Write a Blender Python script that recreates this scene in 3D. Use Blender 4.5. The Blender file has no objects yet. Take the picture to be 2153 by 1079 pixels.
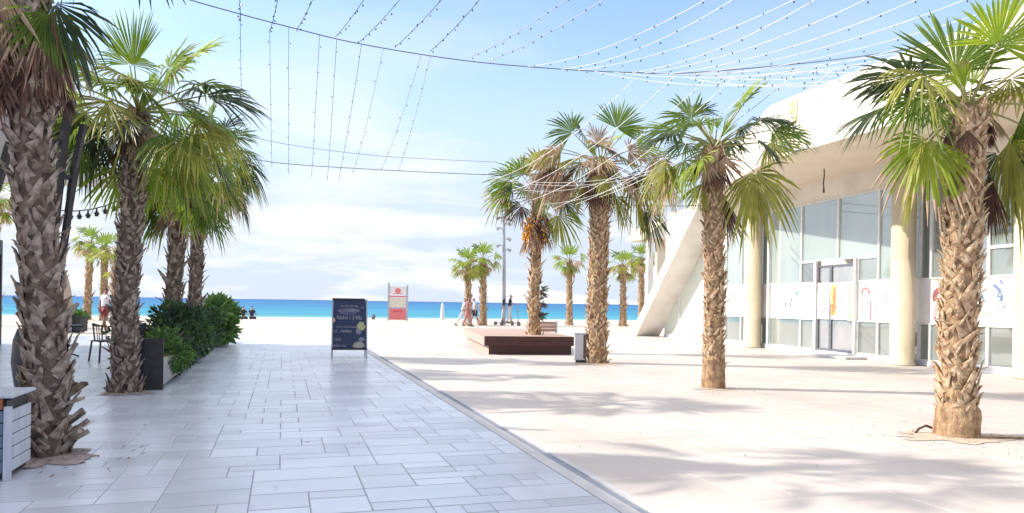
import bpy, math, random
from math import sin, cos, tan, pi, radians, sqrt, atan2
from mathutils import Vector, Matrix, Quaternion
V = Vector
S = bpy.context.scene
COL = S.collection

# ------------------------------------------------------------------ camera
CAM_H = 1.4; FPX = 1560.0; W0 = 2153.0; YAW = radians(17.2); ROLL = 0.0153; CX = 1076.5; CY = 637.0
FWD = V((sin(YAW), cos(YAW), 0)); RGT = V((cos(YAW), -sin(YAW), 0)); UP = V((0, 0, 1))
cd = bpy.data.cameras.new('camera'); cam = bpy.data.objects.new('camera', cd); COL.objects.link(cam)
cd.sensor_width = 36; cd.lens = 36*FPX/W0; cd.clip_end = 30000; cd.clip_start = 0.05
cd.shift_y = (CY-539.5)/W0
up2 = (UP*cos(ROLL) + RGT*-sin(ROLL)*-1).normalized()      # image turned slightly clockwise
up2 = (UP*cos(ROLL) - RGT*sin(ROLL)).normalized()
rt2 = FWD.cross(up2).normalized()
M = Matrix((rt2, up2, -FWD)).transposed().to_4x4(); M.translation = V((0, 0, CAM_H))
cam.matrix_world = M
S.camera = cam

# ------------------------------------------------------------------ light
SUN_EL = radians(33.5)
to_sun = (-RGT*cos(SUN_EL) + FWD*0.06 + UP*sin(SUN_EL)).normalized()
w = bpy.data.worlds.new("World"); S.world = w; w.use_nodes = True
nt = w.node_tree; N = nt.nodes; Lk = nt.links; N.clear()
out = N.new('ShaderNodeOutputWorld'); bg = N.new('ShaderNodeBackground'); bg.inputs[1].default_value = 0.15
sky = N.new('ShaderNodeTexSky'); sky.sky_type = 'NISHITA'; sky.sun_disc = False
sky.sun_elevation = SUN_EL; sky.sun_rotation = atan2(to_sun.x, to_sun.y) % (2*pi)
sky.air_density = 1.0; sky.dust_density = 0.6; sky.ozone_density = 2.2; sky.altitude = 0
tc = N.new('ShaderNodeTexCoord'); sep = N.new('ShaderNodeSeparateXYZ'); Lk.new(tc.outputs['Generated'], sep.inputs[0])
addz = N.new('ShaderNodeMath'); addz.operation = 'ADD'; addz.inputs[1].default_value = 0.22; Lk.new(sep.outputs['Z'], addz.inputs[0])
dv = N.new('ShaderNodeVectorMath'); dv.operation = 'DIVIDE'; Lk.new(tc.outputs['Generated'], dv.inputs[0])
cmb = N.new('ShaderNodeCombineXYZ')
for i in range(3): Lk.new(addz.outputs[0], cmb.inputs[i])
Lk.new(cmb.outputs[0], dv.inputs[1])
mp = N.new('ShaderNodeMapping'); mp.inputs['Scale'].default_value = (0.85, 1.15, 1.0); mp.inputs['Location'].default_value = (0.7, 2.6, 0)
Lk.new(dv.outputs[0], mp.inputs[0])
ns = N.new('ShaderNodeTexNoise'); ns.inputs['Scale'].default_value = 1.7; ns.inputs['Detail'].default_value = 9; ns.inputs['Roughness'].default_value = 0.52
ns.inputs['Distortion'].default_value = 0.35
Lk.new(mp.outputs[0], ns.inputs[0])
cr = N.new('ShaderNodeValToRGB'); cr.color_ramp.elements[0].position = 0.47; cr.color_ramp.elements[1].position = 0.63
Lk.new(ns.outputs[0], cr.inputs[0])
# clouds thin out towards the zenith, thicken low over the sea
mr = N.new('ShaderNodeMapRange'); mr.inputs[1].default_value = 0.02; mr.inputs[2].default_value = 0.36; mr.inputs[3].default_value = 1.0; mr.inputs[4].default_value = 0.12
Lk.new(sep.outputs['Z'], mr.inputs[0])
mm = N.new('ShaderNodeMath'); mm.operation = 'MULTIPLY'; Lk.new(cr.outputs[0], mm.inputs[0]); Lk.new(mr.outputs[0], mm.inputs[1])
hs = N.new('ShaderNodeHueSaturation'); hs.inputs['Saturation'].default_value = 0.98; hs.inputs['Value'].default_value = 0.86
Lk.new(sky.outputs[0], hs.inputs['Color'])
mx = N.new('ShaderNodeMix'); mx.data_type = 'RGBA'
# thin bright sea air low over the horizon
hr = N.new('ShaderNodeMapRange'); hr.interpolation_type = 'SMOOTHSTEP'; hr.inputs[1].default_value = 0.07; hr.inputs[2].default_value = 0.40; hr.inputs[3].default_value = 0.97; hr.inputs[4].default_value = 0.0
Lk.new(sep.outputs['Z'], hr.inputs[0]); hm = N.new('ShaderNodeMix'); hm.data_type = 'RGBA'; Lk.new(hr.outputs[0], hm.inputs[0]); zr = N.new('ShaderNodeMapRange'); zr.interpolation_type = 'SMOOTHSTEP'; zr.inputs[1].default_value = 0.42; zr.inputs[2].default_value = 0.8; zr.inputs[4].default_value = 0.85
Lk.new(sep.outputs['Z'], zr.inputs[0]); zm = N.new('ShaderNodeMix'); zm.data_type = 'RGBA'; Lk.new(zr.outputs[0], zm.inputs[0]); Lk.new(hs.outputs[0], zm.inputs[6]); zm.inputs[7].default_value = (3.9, 3.75, 3.7, 1)   # bright zenith added out of view to fill the shade
Lk.new(zm.outputs[2], hm.inputs[6]); hm.inputs[7].default_value = (2.1, 2.38, 2.8, 1)
Lk.new(mm.outputs[0], mx.inputs[0]); Lk.new(hm.outputs[2], mx.inputs[6]); mx.inputs[7].default_value = (3.1, 3.12, 3.2, 1)
Lk.new(mx.outputs[2], bg.inputs[0]); Lk.new(bg.outputs[0], out.inputs[0])

sl = bpy.data.lights.new('sun', 'SUN'); sl.energy = 2.6; sl.angle = radians(0.8); sl.color = (1.0, 0.91, 0.79)
so = bpy.data.objects.new('sun', sl); COL.objects.link(so); so.rotation_mode = 'QUATERNION'
so.rotation_quaternion = (-to_sun).to_track_quat('-Z', 'Y'); so.location = (0, 0, 30)

S.view_settings.view_transform = 'Standard'; S.view_settings.look = 'None'
S.view_settings.exposure = 1.24; S.view_settings.gamma = 1

# ------------------------------------------------------------------ placing helpers
def ray(x, y):
    u = (x-CX)/FPX; v = (y-CY)/FPX
    return u+v*ROLL, v-u*ROLL
def G(x, y, z=0.0):
    a, b = ray(x, y); d = (CAM_H-z)/b
    p = FWD*d + RGT*(a*d); return V((p.x, p.y, z))
def A(x, y, d):
    a, b = ray(x, y); p = FWD*d + RGT*(a*d); return V((p.x, p.y, CAM_H-b*d))
def CD(cx, cy, d): return A(cx, cy, d)

# ------------------------------------------------------------------ mesh helpers
class MB:
    def __init__(s): s.v = []; s.f = []; s.m = []; s.c = []
    def add(s, vs, fs, mi=0, col=None):
        o = len(s.v); s.v += [tuple(p) for p in vs]
        for f in fs: s.f.append(tuple(i+o for i in f)); s.m.append(mi); s.c.append(col)
        return s
    def box(s, lo, hi, mi=0, mat=None, col=None):
        x0, y0, z0 = lo; x1, y1, z1 = hi
        vs = [V(p) for p in ((x0,y0,z0),(x1,y0,z0),(x1,y1,z0),(x0,y1,z0),(x0,y0,z1),(x1,y0,z1),(x1,y1,z1),(x0,y1,z1))]
        if mat is not None: vs = [mat @ p for p in vs]
        return s.add(vs, [(0,3,2,1),(4,5,6,7),(0,1,5,4),(1,2,6,5),(2,3,7,6),(3,0,4,7)], mi, col)
    def beam(s, p, q, w, h, mi=0, up=UP):
        p = V(p); q = V(q); d = (q-p).normalized(); x = d.cross(up)
        if x.length < 1e-4: x = d.cross(V((1,0,0)))
        x.normalize(); y = x.cross(d).normalized(); vs = []
        for c in (p, q):
            for a, b in ((-1,-1),(1,-1),(1,1),(-1,1)): vs.append(c + x*(a*w/2) + y*(b*h/2))
        return s.add(vs, [(3,2,1,0),(4,5,6,7),(0,1,5,4),(1,2,6,5),(2,3,7,6),(3,0,4,7)], mi)
    def tube(s, pts, rad, n=8, mi=0, cap=True):
        pts = [V(p) for p in pts]; vs = []; fs = []
        if not hasattr(rad, '__len__'): rad = [rad]*len(pts)
        ref = V((0.3, 0.9, 0.1)).normalized()
        for i, p in enumerate(pts):
            t = (pts[min(i+1, len(pts)-1)] - pts[max(i-1, 0)]).normalized()
            x = t.cross(ref)
            if x.length < 0.1: x = t.cross(V((1, 0, 0)))
            x.normalize(); y = t.cross(x).normalized()
            for k in range(n):
                a = 2*pi*k/n; vs.append(p + x*(cos(a)*rad[i]) + y*(sin(a)*rad[i]))
        for i in range(len(pts)-1):
            for k in range(n):
                fs.append((i*n+k, i*n+(k+1)%n, (i+1)*n+(k+1)%n, (i+1)*n+k))
        if cap: fs.append(tuple(range(n-1, -1, -1))); fs.append(tuple((len(pts)-1)*n+k for k in range(n)))
        return s.add(vs, fs, mi)
    def lathe(s, prof, c=(0,0,0), n=24, mi=0):
        vs = []; fs = []; c = V(c)
        for r, z in prof:
            for k in range(n):
                a = 2*pi*k/n; vs.append(c + V((r*cos(a), r*sin(a), z)))
        for i in range(len(prof)-1):
            for k in range(n): fs.append((i*n+k, i*n+(k+1)%n, (i+1)*n+(k+1)%n, (i+1)*n+k))
        fs.append(tuple(range(n-1, -1, -1))); fs.append(tuple((len(prof)-1)*n+k for k in range(n)))
        return s.add(vs, fs, mi)
    def prism(s, poly, vec, mi=0):
        poly = [V(p) for p in poly]; n = len(poly); vec = V(vec)
        vs = poly + [p+vec for p in poly]
        fs = [tuple(range(n-1, -1, -1)), tuple(range(n, 2*n))] + [(i, (i+1) % n, n+(i+1) % n, n+i) for i in range(n)]
        return s.add(vs, fs, mi)
    def build(s, name, mats, parent=None, smooth=False, bevel=0, off=None, autos=False):
        me = bpy.data.meshes.new(name)
        vs = s.v if off is None else [(a-off[0], b-off[1], c-off[2]) for a, b, c in s.v]
        me.from_pydata(vs, [], s.f); 
        if not isinstance(mats, (list, tuple)): mats = [mats]
        for m in mats: me.materials.append(m)
        me.polygons.foreach_set('material_index', s.m)
        if any(c is not None for c in s.c):
            at = me.color_attributes.new('tint', 'FLOAT_COLOR', 'CORNER'); buf = []
            for p, c in zip(me.polygons, s.c):
                c = 0.5 if c is None else c
                for _ in p.vertices: buf += [c, c, c, 1]
            at.data.foreach_set('color', buf)
        if smooth: me.polygons.foreach_set('use_smooth', [True]*len(me.polygons))
        me.update()
        o = bpy.data.objects.new(name, me); COL.objects.link(o)
        if parent: o.parent = parent
        if bevel:
            b = o.modifiers.new('bevel', 'BEVEL'); b.width = bevel; b.segments = 2; b.limit_method = 'ANGLE'
        return o
def thing(name, label, cat, loc=(0,0,0), rz=0, group=None):
    o = bpy.data.objects.new(name, None); COL.objects.link(o); o.empty_display_size = 0.1
    o.location = loc; o.rotation_euler = (0, 0, rz); o['label'] = label; o['category'] = cat
    if group: o['group'] = group
    return o
def tag(o, label, cat, group=None):
    o['label'] = label; o['category'] = cat
    if group: o['group'] = group
    return o
def struct(o): o['kind'] = 'structure'; return o
def copy_tree(o, loc=None, rz=None, label=None, parent=None):
    c = o.copy(); COL.objects.link(c)
    if parent: c.parent = parent
    if loc is not None: c.location = loc
    if rz is not None: c.rotation_euler = (0, 0, rz)
    if label: c['label'] = label
    for ch in list(o.children): copy_tree(ch, parent=c)
    return c

# ------------------------------------------------------------------ materials
def mat(name, c1, c2=None, rough=0.7, scale=6, bump=0.0, bscale=None, metal=0, spec=0.5, tint=0, stretch=None, detail=6, transl=0, lo=0.35, hi=0.65, stain=None):
    m = bpy.data.materials.new(name); m.use_nodes = True; t = m.node_tree; n = t.nodes; l = t.links
    p = n['Principled BSDF']; p.inputs['Roughness'].default_value = rough; p.inputs['Metallic'].default_value = metal
    p.inputs['Specular IOR Level'].default_value = spec
    tc = n.new('ShaderNodeTexCoord'); vec = tc.outputs['Object']
    if stretch:
        mp = n.new('ShaderNodeMapping'); mp.inputs['Scale'].default_value = stretch; l.new(vec, mp.inputs[0]); vec = mp.outputs[0]
    if c2 is None: c2 = tuple(x*0.86 for x in c1)
    no = n.new('ShaderNodeTexNoise'); no.inputs['Scale'].default_value = scale; no.inputs['Detail'].default_value = detail
    l.new(vec, no.inputs[0])
    r = n.new('ShaderNodeMapRange'); r.inputs[1].default_value = lo; r.inputs[2].default_value = hi; l.new(no.outputs[0], r.inputs[0])
    mx = n.new('ShaderNodeMix'); mx.data_type = 'RGBA'; mx.inputs[6].default_value = (*c1, 1); mx.inputs[7].default_value = (*c2, 1)
    l.new(r.outputs[0], mx.inputs[0]); colr = mx.outputs[2]
    if stain:
        n2 = n.new('ShaderNodeTexNoise'); n2.inputs['Scale'].default_value = stain[1]; n2.inputs['Detail'].default_value = 5; l.new(tc.outputs['Object'], n2.inputs[0])
        r2 = n.new('ShaderNodeMapRange'); r2.inputs[1].default_value = 0.5; r2.inputs[2].default_value = 0.68; r2.inputs[4].default_value = stain[2]; l.new(n2.outputs[0], r2.inputs[0])
        m2 = n.new('ShaderNodeMix'); m2.data_type = 'RGBA'; l.new(r2.outputs[0], m2.inputs[0]); l.new(colr, m2.inputs[6]); m2.inputs[7].default_value = (*stain[0], 1); colr = m2.outputs[2]
    if tint:
        at = n.new('ShaderNodeVertexColor'); at.layer_name = 'tint'
        mr = n.new('ShaderNodeMapRange'); mr.inputs[3].default_value = 1-tint; mr.inputs[4].default_value = 1+tint; l.new(at.outputs[0], mr.inputs[0])
        ml = n.new('ShaderNodeVectorMath'); ml.operation = 'SCALE'; l.new(colr, ml.inputs[0]); l.new(mr.outputs[0], ml.inputs['Scale']); colr = ml.outputs[0]
    l.new(colr, p.inputs['Base Color'])
    if bump:
        nb = n.new('ShaderNodeTexNoise'); nb.inputs['Scale'].default_value = bscale or scale*4; nb.inputs['Detail'].default_value = 4; l.new(vec, nb.inputs[0])
        b = n.new('ShaderNodeBump'); b.inputs['Strength'].default_value = bump; b.inputs['Distance'].default_value = 0.02; l.new(nb.outputs[0], b.inputs['Height']); l.new(b.outputs[0], p.inputs['Normal'])
    if transl:
        tr = n.new('ShaderNodeBsdfTranslucent'); l.new(colr, tr.inputs[0]); ms = n.new('ShaderNodeMixShader'); ms.inputs[0].default_value = transl
        l.new(p.outputs[0], ms.inputs[1]); l.new(tr.outputs[0], ms.inputs[2]); l.new(ms.outputs[0], n['Material Output'].inputs[0])
    return m

M_PAVE = mat('grey_stone_slabs', (0.66, 0.70, 0.80), (0.57, 0.615, 0.71), 0.27, 1.6, 0.10, 10, tint=0.12, spec=0.8, stain=((0.52, 0.53, 0.60), 0.7, 0.5))
M_JOINT = mat('dark_joint', (0.30, 0.33, 0.40), None, 0.8, 5)
M_WPAVE = mat('warm_stone_slabs', (0.60, 0.56, 0.54), (0.56, 0.52, 0.50), 0.6, 1.2, 0.12, 12, tint=0.03, spec=0.3, stain=((0.50, 0.45, 0.41), 0.45, 0.6))
M_WJOINT = mat('sandy_joint', (0.50, 0.46, 0.43), None, 0.85, 5)
M_SAND = mat('pale_sand', (0.62, 0.56, 0.50), (0.55, 0.49, 0.44), 0.9, 0.6, 0.3, 30, spec=0.1)
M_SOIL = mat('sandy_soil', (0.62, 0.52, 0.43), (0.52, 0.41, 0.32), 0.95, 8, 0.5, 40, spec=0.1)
M_CONC = mat('pale_concrete', (0.60, 0.60, 0.62), None, 0.7, 4, 0.15)
M_WHITE = mat('white_render', (0.80, 0.75, 0.68), (0.74, 0.69, 0.61), 0.7, 1.2, 0.08, 30, stain=((0.60, 0.53, 0.44), 1.1, 0.45))
M_SOFFIT = mat('cream_soffit', (0.76, 0.67, 0.53), (0.70, 0.61, 0.47), 0.75, 1.0, 0.05)
M_COLUMN = mat('cream_column', (0.70, 0.62, 0.46), (0.62, 0.53, 0.37), 0.6, 2.5, 0.08, stretch=(1, 1, .2), stain=((0.52, 0.43, 0.30), 1.4, 0.5))
M_FRAME = mat('white_metal_frame', (0.78, 0.79, 0.77), None, 0.4, 5)
M_BAND = mat('white_window_film', (0.80, 0.78, 0.77), None, 0.5, 2)
M_DKFRAME = mat('dark_door_frame', (0.15, 0.16, 0.19), None, 0.4, 5)
M_BLACK = mat('black_paint', (0.018, 0.018, 0.022), (0.03, 0.03, 0.035), 0.5, 8)
M_NAVY = mat('navy_board', (0.010, 0.016, 0.062), (0.02, 0.03, 0.09), 0.35, 5)
M_CHALK = mat('chalk_marks', (0.30, 0.30, 0.38), (0.16, 0.16, 0.24), 0.8, 30)
M_CHALKY = mat('yellowgreen_chalk', (0.45, 0.48, 0.25), None, 0.8, 30)
M_STEEL = mat('brushed_steel', (0.42, 0.43, 0.46), None, 0.35, 10, metal=0.6)
M_DKWOOD = mat('shade_dark_boards', (0.085, 0.026, 0.022), (0.045, 0.013, 0.014), 0.5, 3, 0.2, 20, stretch=(1, 1, 12))  # platform front, its shade put into the board colour
M_PINKWOOD = mat('pale_sunlit_boards', (0.52, 0.38, 0.33), (0.44, 0.31, 0.27), 0.75, 3, 0.2, 20, stretch=(12, 1, 8))  # pale wood; on the platform sides the sunlight is put into the colour
M_DARKLINE = mat('dark_line', (0.10, 0.08, 0.09), None, 0.8)
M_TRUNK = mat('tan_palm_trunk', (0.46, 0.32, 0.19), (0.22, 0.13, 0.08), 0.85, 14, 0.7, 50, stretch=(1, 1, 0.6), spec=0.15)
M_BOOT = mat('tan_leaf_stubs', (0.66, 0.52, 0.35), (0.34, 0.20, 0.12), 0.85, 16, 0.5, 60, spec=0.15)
M_TRUNKG = mat('shade_grey_trunk', (0.22, 0.17, 0.13), (0.08, 0.055, 0.045), 0.85, 14, 0.7, 50, stretch=(1, 1, 0.6), spec=0.15)  # left trunks, canopy shade put into the colour
M_BOOTG = mat('shade_grey_stubs', (0.46, 0.385, 0.32), (0.16, 0.115, 0.095), 0.85, 14, 0.5, 60, spec=0.15)  # stubs of the left palms, greyed and darkened to carry the shade
M_GREEN = mat('palm_leaf_green', (0.20, 0.30, 0.04), (0.12, 0.20, 0.025), 0.45, 3, 0.0, transl=0.45)
M_LIME = mat('palm_leaf_lime', (0.40, 0.50, 0.05), (0.26, 0.38, 0.035), 0.45, 3, 0.0, transl=0.5)
M_OLIVE = mat('palm_leaf_olive', (0.42, 0.42, 0.08), (0.26, 0.28, 0.05), 0.5, 4, 0.0, transl=0.45)
M_DKGREEN = mat('palm_leaf_dark', (0.09, 0.125, 0.055), (0.045, 0.075, 0.035), 0.4, 3, 0.0, transl=0.35)
M_DRY = mat('palm_leaf_dry', (0.58, 0.43, 0.29), (0.38, 0.25, 0.16), 0.8, 6, 0.0, transl=0.2)
M_BROWN = mat('palm_leaf_brown', (0.17, 0.085, 0.06), (0.09, 0.045, 0.035), 0.8, 6, 0.0, transl=0.15)
M_STEM = mat('palm_leaf_stem', (0.30, 0.29, 0.10), (0.22, 0.20, 0.07), 0.5, 6)
LEAFM = [M_GREEN, M_LIME, M_OLIVE, M_DKGREEN, M_DRY, M_BROWN, M_STEM]
GR, LI, OL, DK, DRY, BR, ST = range(7)
M_FRUIT = mat('orange_date_cluster', (0.75, 0.36, 0.03), (0.60, 0.24, 0.02), 0.5, 20)
M_WIRE = mat('grey_wire', (0.16, 0.17, 0.24), None, 0.6)
M_WWIRE = mat('white_wire', (0.78, 0.77, 0.74), None, 0.6)
M_BULB = mat('dark_bulb', (0.05, 0.06, 0.10), None, 0.3)
M_SKIN = mat('skin', (0.42, 0.24, 0.17), None, 0.6)
M_SKIND = mat('tanned_skin', (0.22, 0.11, 0.08), None, 0.6)
M_HAIR = mat('dark_hair', (0.02, 0.015, 0.012), None, 0.6)
M_SHIRTW = mat('white_cloth', (0.70, 0.70, 0.74), None, 0.8)
M_SHIRTP = mat('pale_red_cloth', (0.50, 0.22, 0.20), None, 0.8)
M_NAVYC = mat('navy_cloth', (0.02, 0.03, 0.08), None, 0.8)
M_GREYC = mat('pale_grey_cloth', (0.55, 0.55, 0.60), None, 0.8)
M_DARKC = mat('black_cloth', (0.02, 0.02, 0.025), None, 0.8)
M_REDC = mat('dark_red_cloth', (0.20, 0.03, 0.03), None, 0.8)
M_RED = mat('pale_red_panel', (0.72, 0.20, 0.20), (0.66, 0.17, 0.17), 0.5)
M_DKRED = mat('deep_red_print', (0.55, 0.06, 0.08), None, 0.5)
M_PCREAM = mat('cream_panel', (0.72, 0.66, 0.54), None, 0.5)
M_PWHITE = mat('white_panel', (0.78, 0.74, 0.74), None, 0.5)

# glass of the curtain wall: dim room behind pale reflective glass
def glass(name, c1, c2, rough=0.03, sc=0.7):
    m = mat(name, c1, c2, rough, sc, stretch=(1, 1, 0.5), spec=0.8, detail=2); m.node_tree.nodes['Principled BSDF'].inputs['IOR'].default_value = 2.3; return m
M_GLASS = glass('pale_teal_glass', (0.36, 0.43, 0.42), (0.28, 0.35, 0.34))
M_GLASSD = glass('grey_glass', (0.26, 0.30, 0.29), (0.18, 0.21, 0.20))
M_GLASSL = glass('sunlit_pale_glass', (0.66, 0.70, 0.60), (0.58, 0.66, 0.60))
M_GLASSN = glass('door_glass', (0.26, 0.28, 0.30), (0.36, 0.37, 0.37), 0.08, 1.6)

# ------------------------------------------------------------------ ground, sea
rnd = random.Random(5)
def ashlar(name, x0, x1, y0, y1, g, ms, seed, gap=0.009, under=-0.006, top=0.0, gapy=None, sizes=None):
    gapy = gapy or gap; r = random.Random(seed); nx = int(round((x1-x0)/g)); ny = int(round((y1-y0)/g)); used = [[False]*ny for _ in range(nx)]; mb = MB()
    mb.add([(x0, y0, under), (x1, y0, under), (x1, y1, under), (x0, y1, under)], [(0, 1, 2, 3)], 1, 0.5)
    sizes = sizes or [(3,2),(2,2),(3,2),(2,1),(2,1),(3,1),(2,2),(1,2),(3,2),(1,1)]
    for j in range(ny):
        for i in range(nx):
            if used[i][j]: continue
            opts = sizes[:]; r.shuffle(opts); opts.append((1, 1))
            for a, b in opts:
                if i+a <= nx and j+b <= ny and all(not used[i+p][j+q] for p in range(a) for q in range(b)): break
            for p in range(a):
                for q in range(b): used[i+p][j+q] = True
            X0 = x0+i*g+gap/2; X1 = x0+(i+a)*g-gap/2; Y0 = y0+j*g+gapy/2; Y1 = y0+(j+b)*g-gapy/2; zz = top + r.uniform(-.0008, .0008)
            e = 0.004
            mb.add([(X0, Y0, under), (X1, Y0, under), (X1, Y1, under), (X0, Y1, under), (X0+e, Y0+e, zz), (X1-e, Y0+e, zz), (X1-e, Y1-e, zz), (X0+e, Y1-e, zz)],
                   [(4,5,6,7),(0,1,5,4),(1,2,6,5),(2,3,7,6),(3,0,4,7)], 0, r.random())
    return struct(mb.build(name, ms))
ashlar('paved_path', -12.0, 2.2, 1.0, 29.8, 0.20, [M_PAVE, M_JOINT], 3, gap=0.008, gapy=0.020, under=-0.0025, sizes=[(3,2),(4,2),(3,2),(2,2),(2,1),(3,1),(3,2),(4,2),(2,2),(1,1),(1,2)])
ashlar('plaza_paving', 2.46, 19.26, 1.0, 29.8, 0.4, [M_WPAVE, M_WJOINT], 8, gap=0.005, under=-0.003)
mb = MB(); mb.box((2.2, 1, -0.1), (2.32, 29.6, 0.004), 0); mb.box((2.32, 1, -0.1), (2.40, 29.6, -0.008), 1); mb.box((2.40, 1, -0.1), (2.46, 29.6, 0.004), 0)
struct(mb.build('drainage_channel_kerb', [M_CONC, M_JOINT]))
mb = MB()
ys = [-60, 0.5, 29.5, 62, 66, 90, 120]; zs = [-0.02, -0.02, -0.02, -0.02, -0.25, -2.5, -6]; vs = []; fs = []
for y, z in zip(ys, zs): vs += [(-400, y, z), (500, y, z)]
for i in range(len(ys)-1): fs.append((2*i, 2*i+1, 2*i+3, 2*i+2))
mb.add(vs, fs); struct(mb.build('sand_ground', M_SAND))

def sea_mat():
    m = bpy.data.materials.new('sea_water'); m.use_nodes = True; t = m.node_tree; n = t.nodes; l = t.links; p = n['Principled BSDF']
    g = n.new('ShaderNodeNewGeometry'); s = n.new('ShaderNodeSeparateXYZ'); l.new(g.outputs['Position'], s.inputs[0])
    lg = n.new('ShaderNodeMath'); lg.operation = 'LOGARITHM'; lg.inputs[1].default_value = 10; l.new(s.outputs['Y'], lg.inputs[0])
    r = n.new('ShaderNodeMapRange'); r.inputs[1].default_value = 1.8; r.inputs[2].default_value = 3.0; l.new(lg.outputs[0], r.inputs[0])
    c = n.new('ShaderNodeValToRGB'); e = c.color_ramp.elements
    e[0].position = 0.0; e[0].color = (0.15, 0.40, 0.42, 1); e[1].position = 1; e[1].color = (0.04, 0.14, 0.34, 1)
    k = e.new(0.12); k.color = (0.055, 0.28, 0.40, 1); k = e.new(0.4); k.color = (0.04, 0.20, 0.38, 1)
    l.new(r.outputs[0], c.inputs[0])
    no = n.new('ShaderNodeTexNoise'); no.inputs['Scale'].default_value = 0.03; no.inputs['Detail'].default_value = 5
    mp = n.new('ShaderNodeMapping'); mp.inputs['Scale'].default_value = (0.5, 2.2, 1); l.new(g.outputs['Position'], mp.inputs[0]); l.new(mp.outputs[0], no.inputs[0])
    mr = n.new('ShaderNodeMapRange'); mr.inputs[1].default_value = .3; mr.inputs[2].default_value = .7; mr.inputs[3].default_value = .82; mr.inputs[4].default_value = 1.15; l.new(no.outputs[0], mr.inputs[0])
    ml = n.new('ShaderNodeVectorMath'); ml.operation = 'SCALE'; l.new(c.outputs[0], ml.inputs[0]); l.new(mr.outputs[0], ml.inputs['Scale']); l.new(ml.outputs[0], p.inputs['Base Color'])
    p.inputs['Roughness'].default_value = 0.6; p.inputs['Specular IOR Level'].default_value = 0.12
    nb = n.new('ShaderNodeTexNoise'); nb.inputs['Scale'].default_value = 0.6; nb.inputs['Detail'].default_value = 4; l.new(mp.outputs[0], nb.inputs[0])
    b = n.new('ShaderNodeBump'); b.inputs['Strength'].default_value = 0.4; b.inputs['Distance'].default_value = 0.3; l.new(nb.outputs[0], b.inputs['Height']); l.new(b.outputs[0], p.inputs['Normal'])
    return m
mb = MB(); mb.add([(-9000, 64, -0.2), (12000, 64, -0.2), (12000, 16000, -0.2), (-9000, 16000, -0.2)], [(0, 1, 2, 3)])
struct(mb.build('sea', sea_mat()))
mb = MB(); r = random.Random(2); lo = []; hi = []   # foam line where the waves wash up
for i in range(241):
    x = -120+i*1.2; k = 64.4+0.5*sin(i*.31)+0.3*sin(i*.83+1); lo.append((x, k-0.55-r.random()*.3, -0.13)); hi.append((x, k+0.8+0.6*sin(i*.2)**2+r.random()*.4, -0.15))
mb.add(lo+hi, [(i, i+1, 241+i+1, 241+i) for i in range(240)])
struct(mb.build('surf_foam', mat('foam', (0.78, 0.80, 0.82), None, 0.8)))

# ------------------------------------------------------------------ right building
BS = 0.07                                     # facade slant
BO = V((15.2, 15.0, 0)); bdir = V((BS, 1, 0)).normalized(); bin_ = V((1, -BS, 0)).normalized()   # bin_ points into the building
def FP(s, z, o=0.0): p = BO + bdir*s + bin_*o; return V((p.x, p.y, z))
def fs(px):                                    # distance along the facade under a photo column
    a, _ = ray(px, 640); d = FWD + RGT*a
    # d*t = BO + bdir*s
    det = d.x*(-bdir.y) + bdir.x*d.y
    t = (BO.x*(-bdir.y) + bdir.x*BO.y)/det
    return (d*t - BO).dot(bdir)
bld = thing('glass_fronted_building', 'long white building with pale glass front and slanted white end strut on the right', 'building')
ZT = 4.6; ZS = 5.25
FM = Matrix((( bdir.x, -bin_.x*-1, 0, BO.x), (bdir.y, bin_.y, 0, BO.y), (0, 0, 1, 0), (0, 0, 0, 1)))
FM = Matrix(((bdir.x, bin_.x, 0, BO.x), (bdir.y, bin_.y, 0, BO.y), (0, 0, 1, 0), (0, 0, 0, 1)))   # local (s, o, z)
def fbox(mb, s0, s1, o0, o1, z0, z1, mi=0): 
    if s0 > s1: s0, s1 = s1, s0
    return mb.box((s0, o0, z0), (s1, o1, z1), mi, FM)
S_END = fs(1400); 
# wall above the glass, back wall and far block
mb = MB(); fbox(mb, -14, S_END, 0.0, 0.3, ZT, ZS+0.2); mb.build('wall', M_WHITE, bld)
mb = MB(); fbox(mb, -14, S_END, 6.0, 6.3, 0, ZS+0.2); fbox(mb, -14.3, -14, 0, 6.3, 0, ZS+.2); mb.build('wall', M_WHITE, bld)
mb = MB(); fbox(mb, -14, S_END, -0.08, 0.3, 0.004, 0.13); mb.build('plinth', M_CONC, bld)
# mullions in photo order
xs_right = [2300, 2222, 2146, 2080, 1958]; xs_mid = [1905, 1848, 1685, 1620]; xs_left = [1582, 1560, 1527, 1497, 1466, 1430, 1400]
def pane(p0, p1, z0, z1, m, nm='window'):
    s0, s1 = sorted((fs(p0), fs(p1))); w_ = 0.035
    f = MB(); fbox(f, s0, s0+w_, -.05, .05, z0, z1); fbox(f, s1-w_, s1, -.05, .05, z0, z1); fbox(f, s0+w_, s1-w_, -.045, .045, z0, z0+w_); fbox(f, s0+w_, s1-w_, -.045, .045, z1-w_, z1)
    fo = f.build(nm, M_FRAME, bld)
    g = MB(); fbox(g, s0+w_*.8, s1-w_*.8, .0, .015, z0+w_*.8, z1-w_*.8); g.build('pane', m, fo); return fo
ZB = 0.13
def bay(p0, p1, m_up, m_lo, band=True, transom=False, ubreak=None):
    if band:
        pane(p0, p1, ZB, 1.06, m_lo)
        b = MB(); s0, s1 = sorted((fs(p0), fs(p1))); fbox(b, s0, s1, -.02, .03, 1.06, 2.14); b.build('window_film', M_BAND, bld)
        z = 2.14
    else: z = ZB
    if transom: pane(p0, p1, z, 2.8, m_lo); z = 2.8
    pane(p0, p1, z, ZT, m_up)
bay(1905, 1848, M_GLASS, M_GLASSD); bay(1685, 1620, M_GLASS, M_GLASSD)
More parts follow.
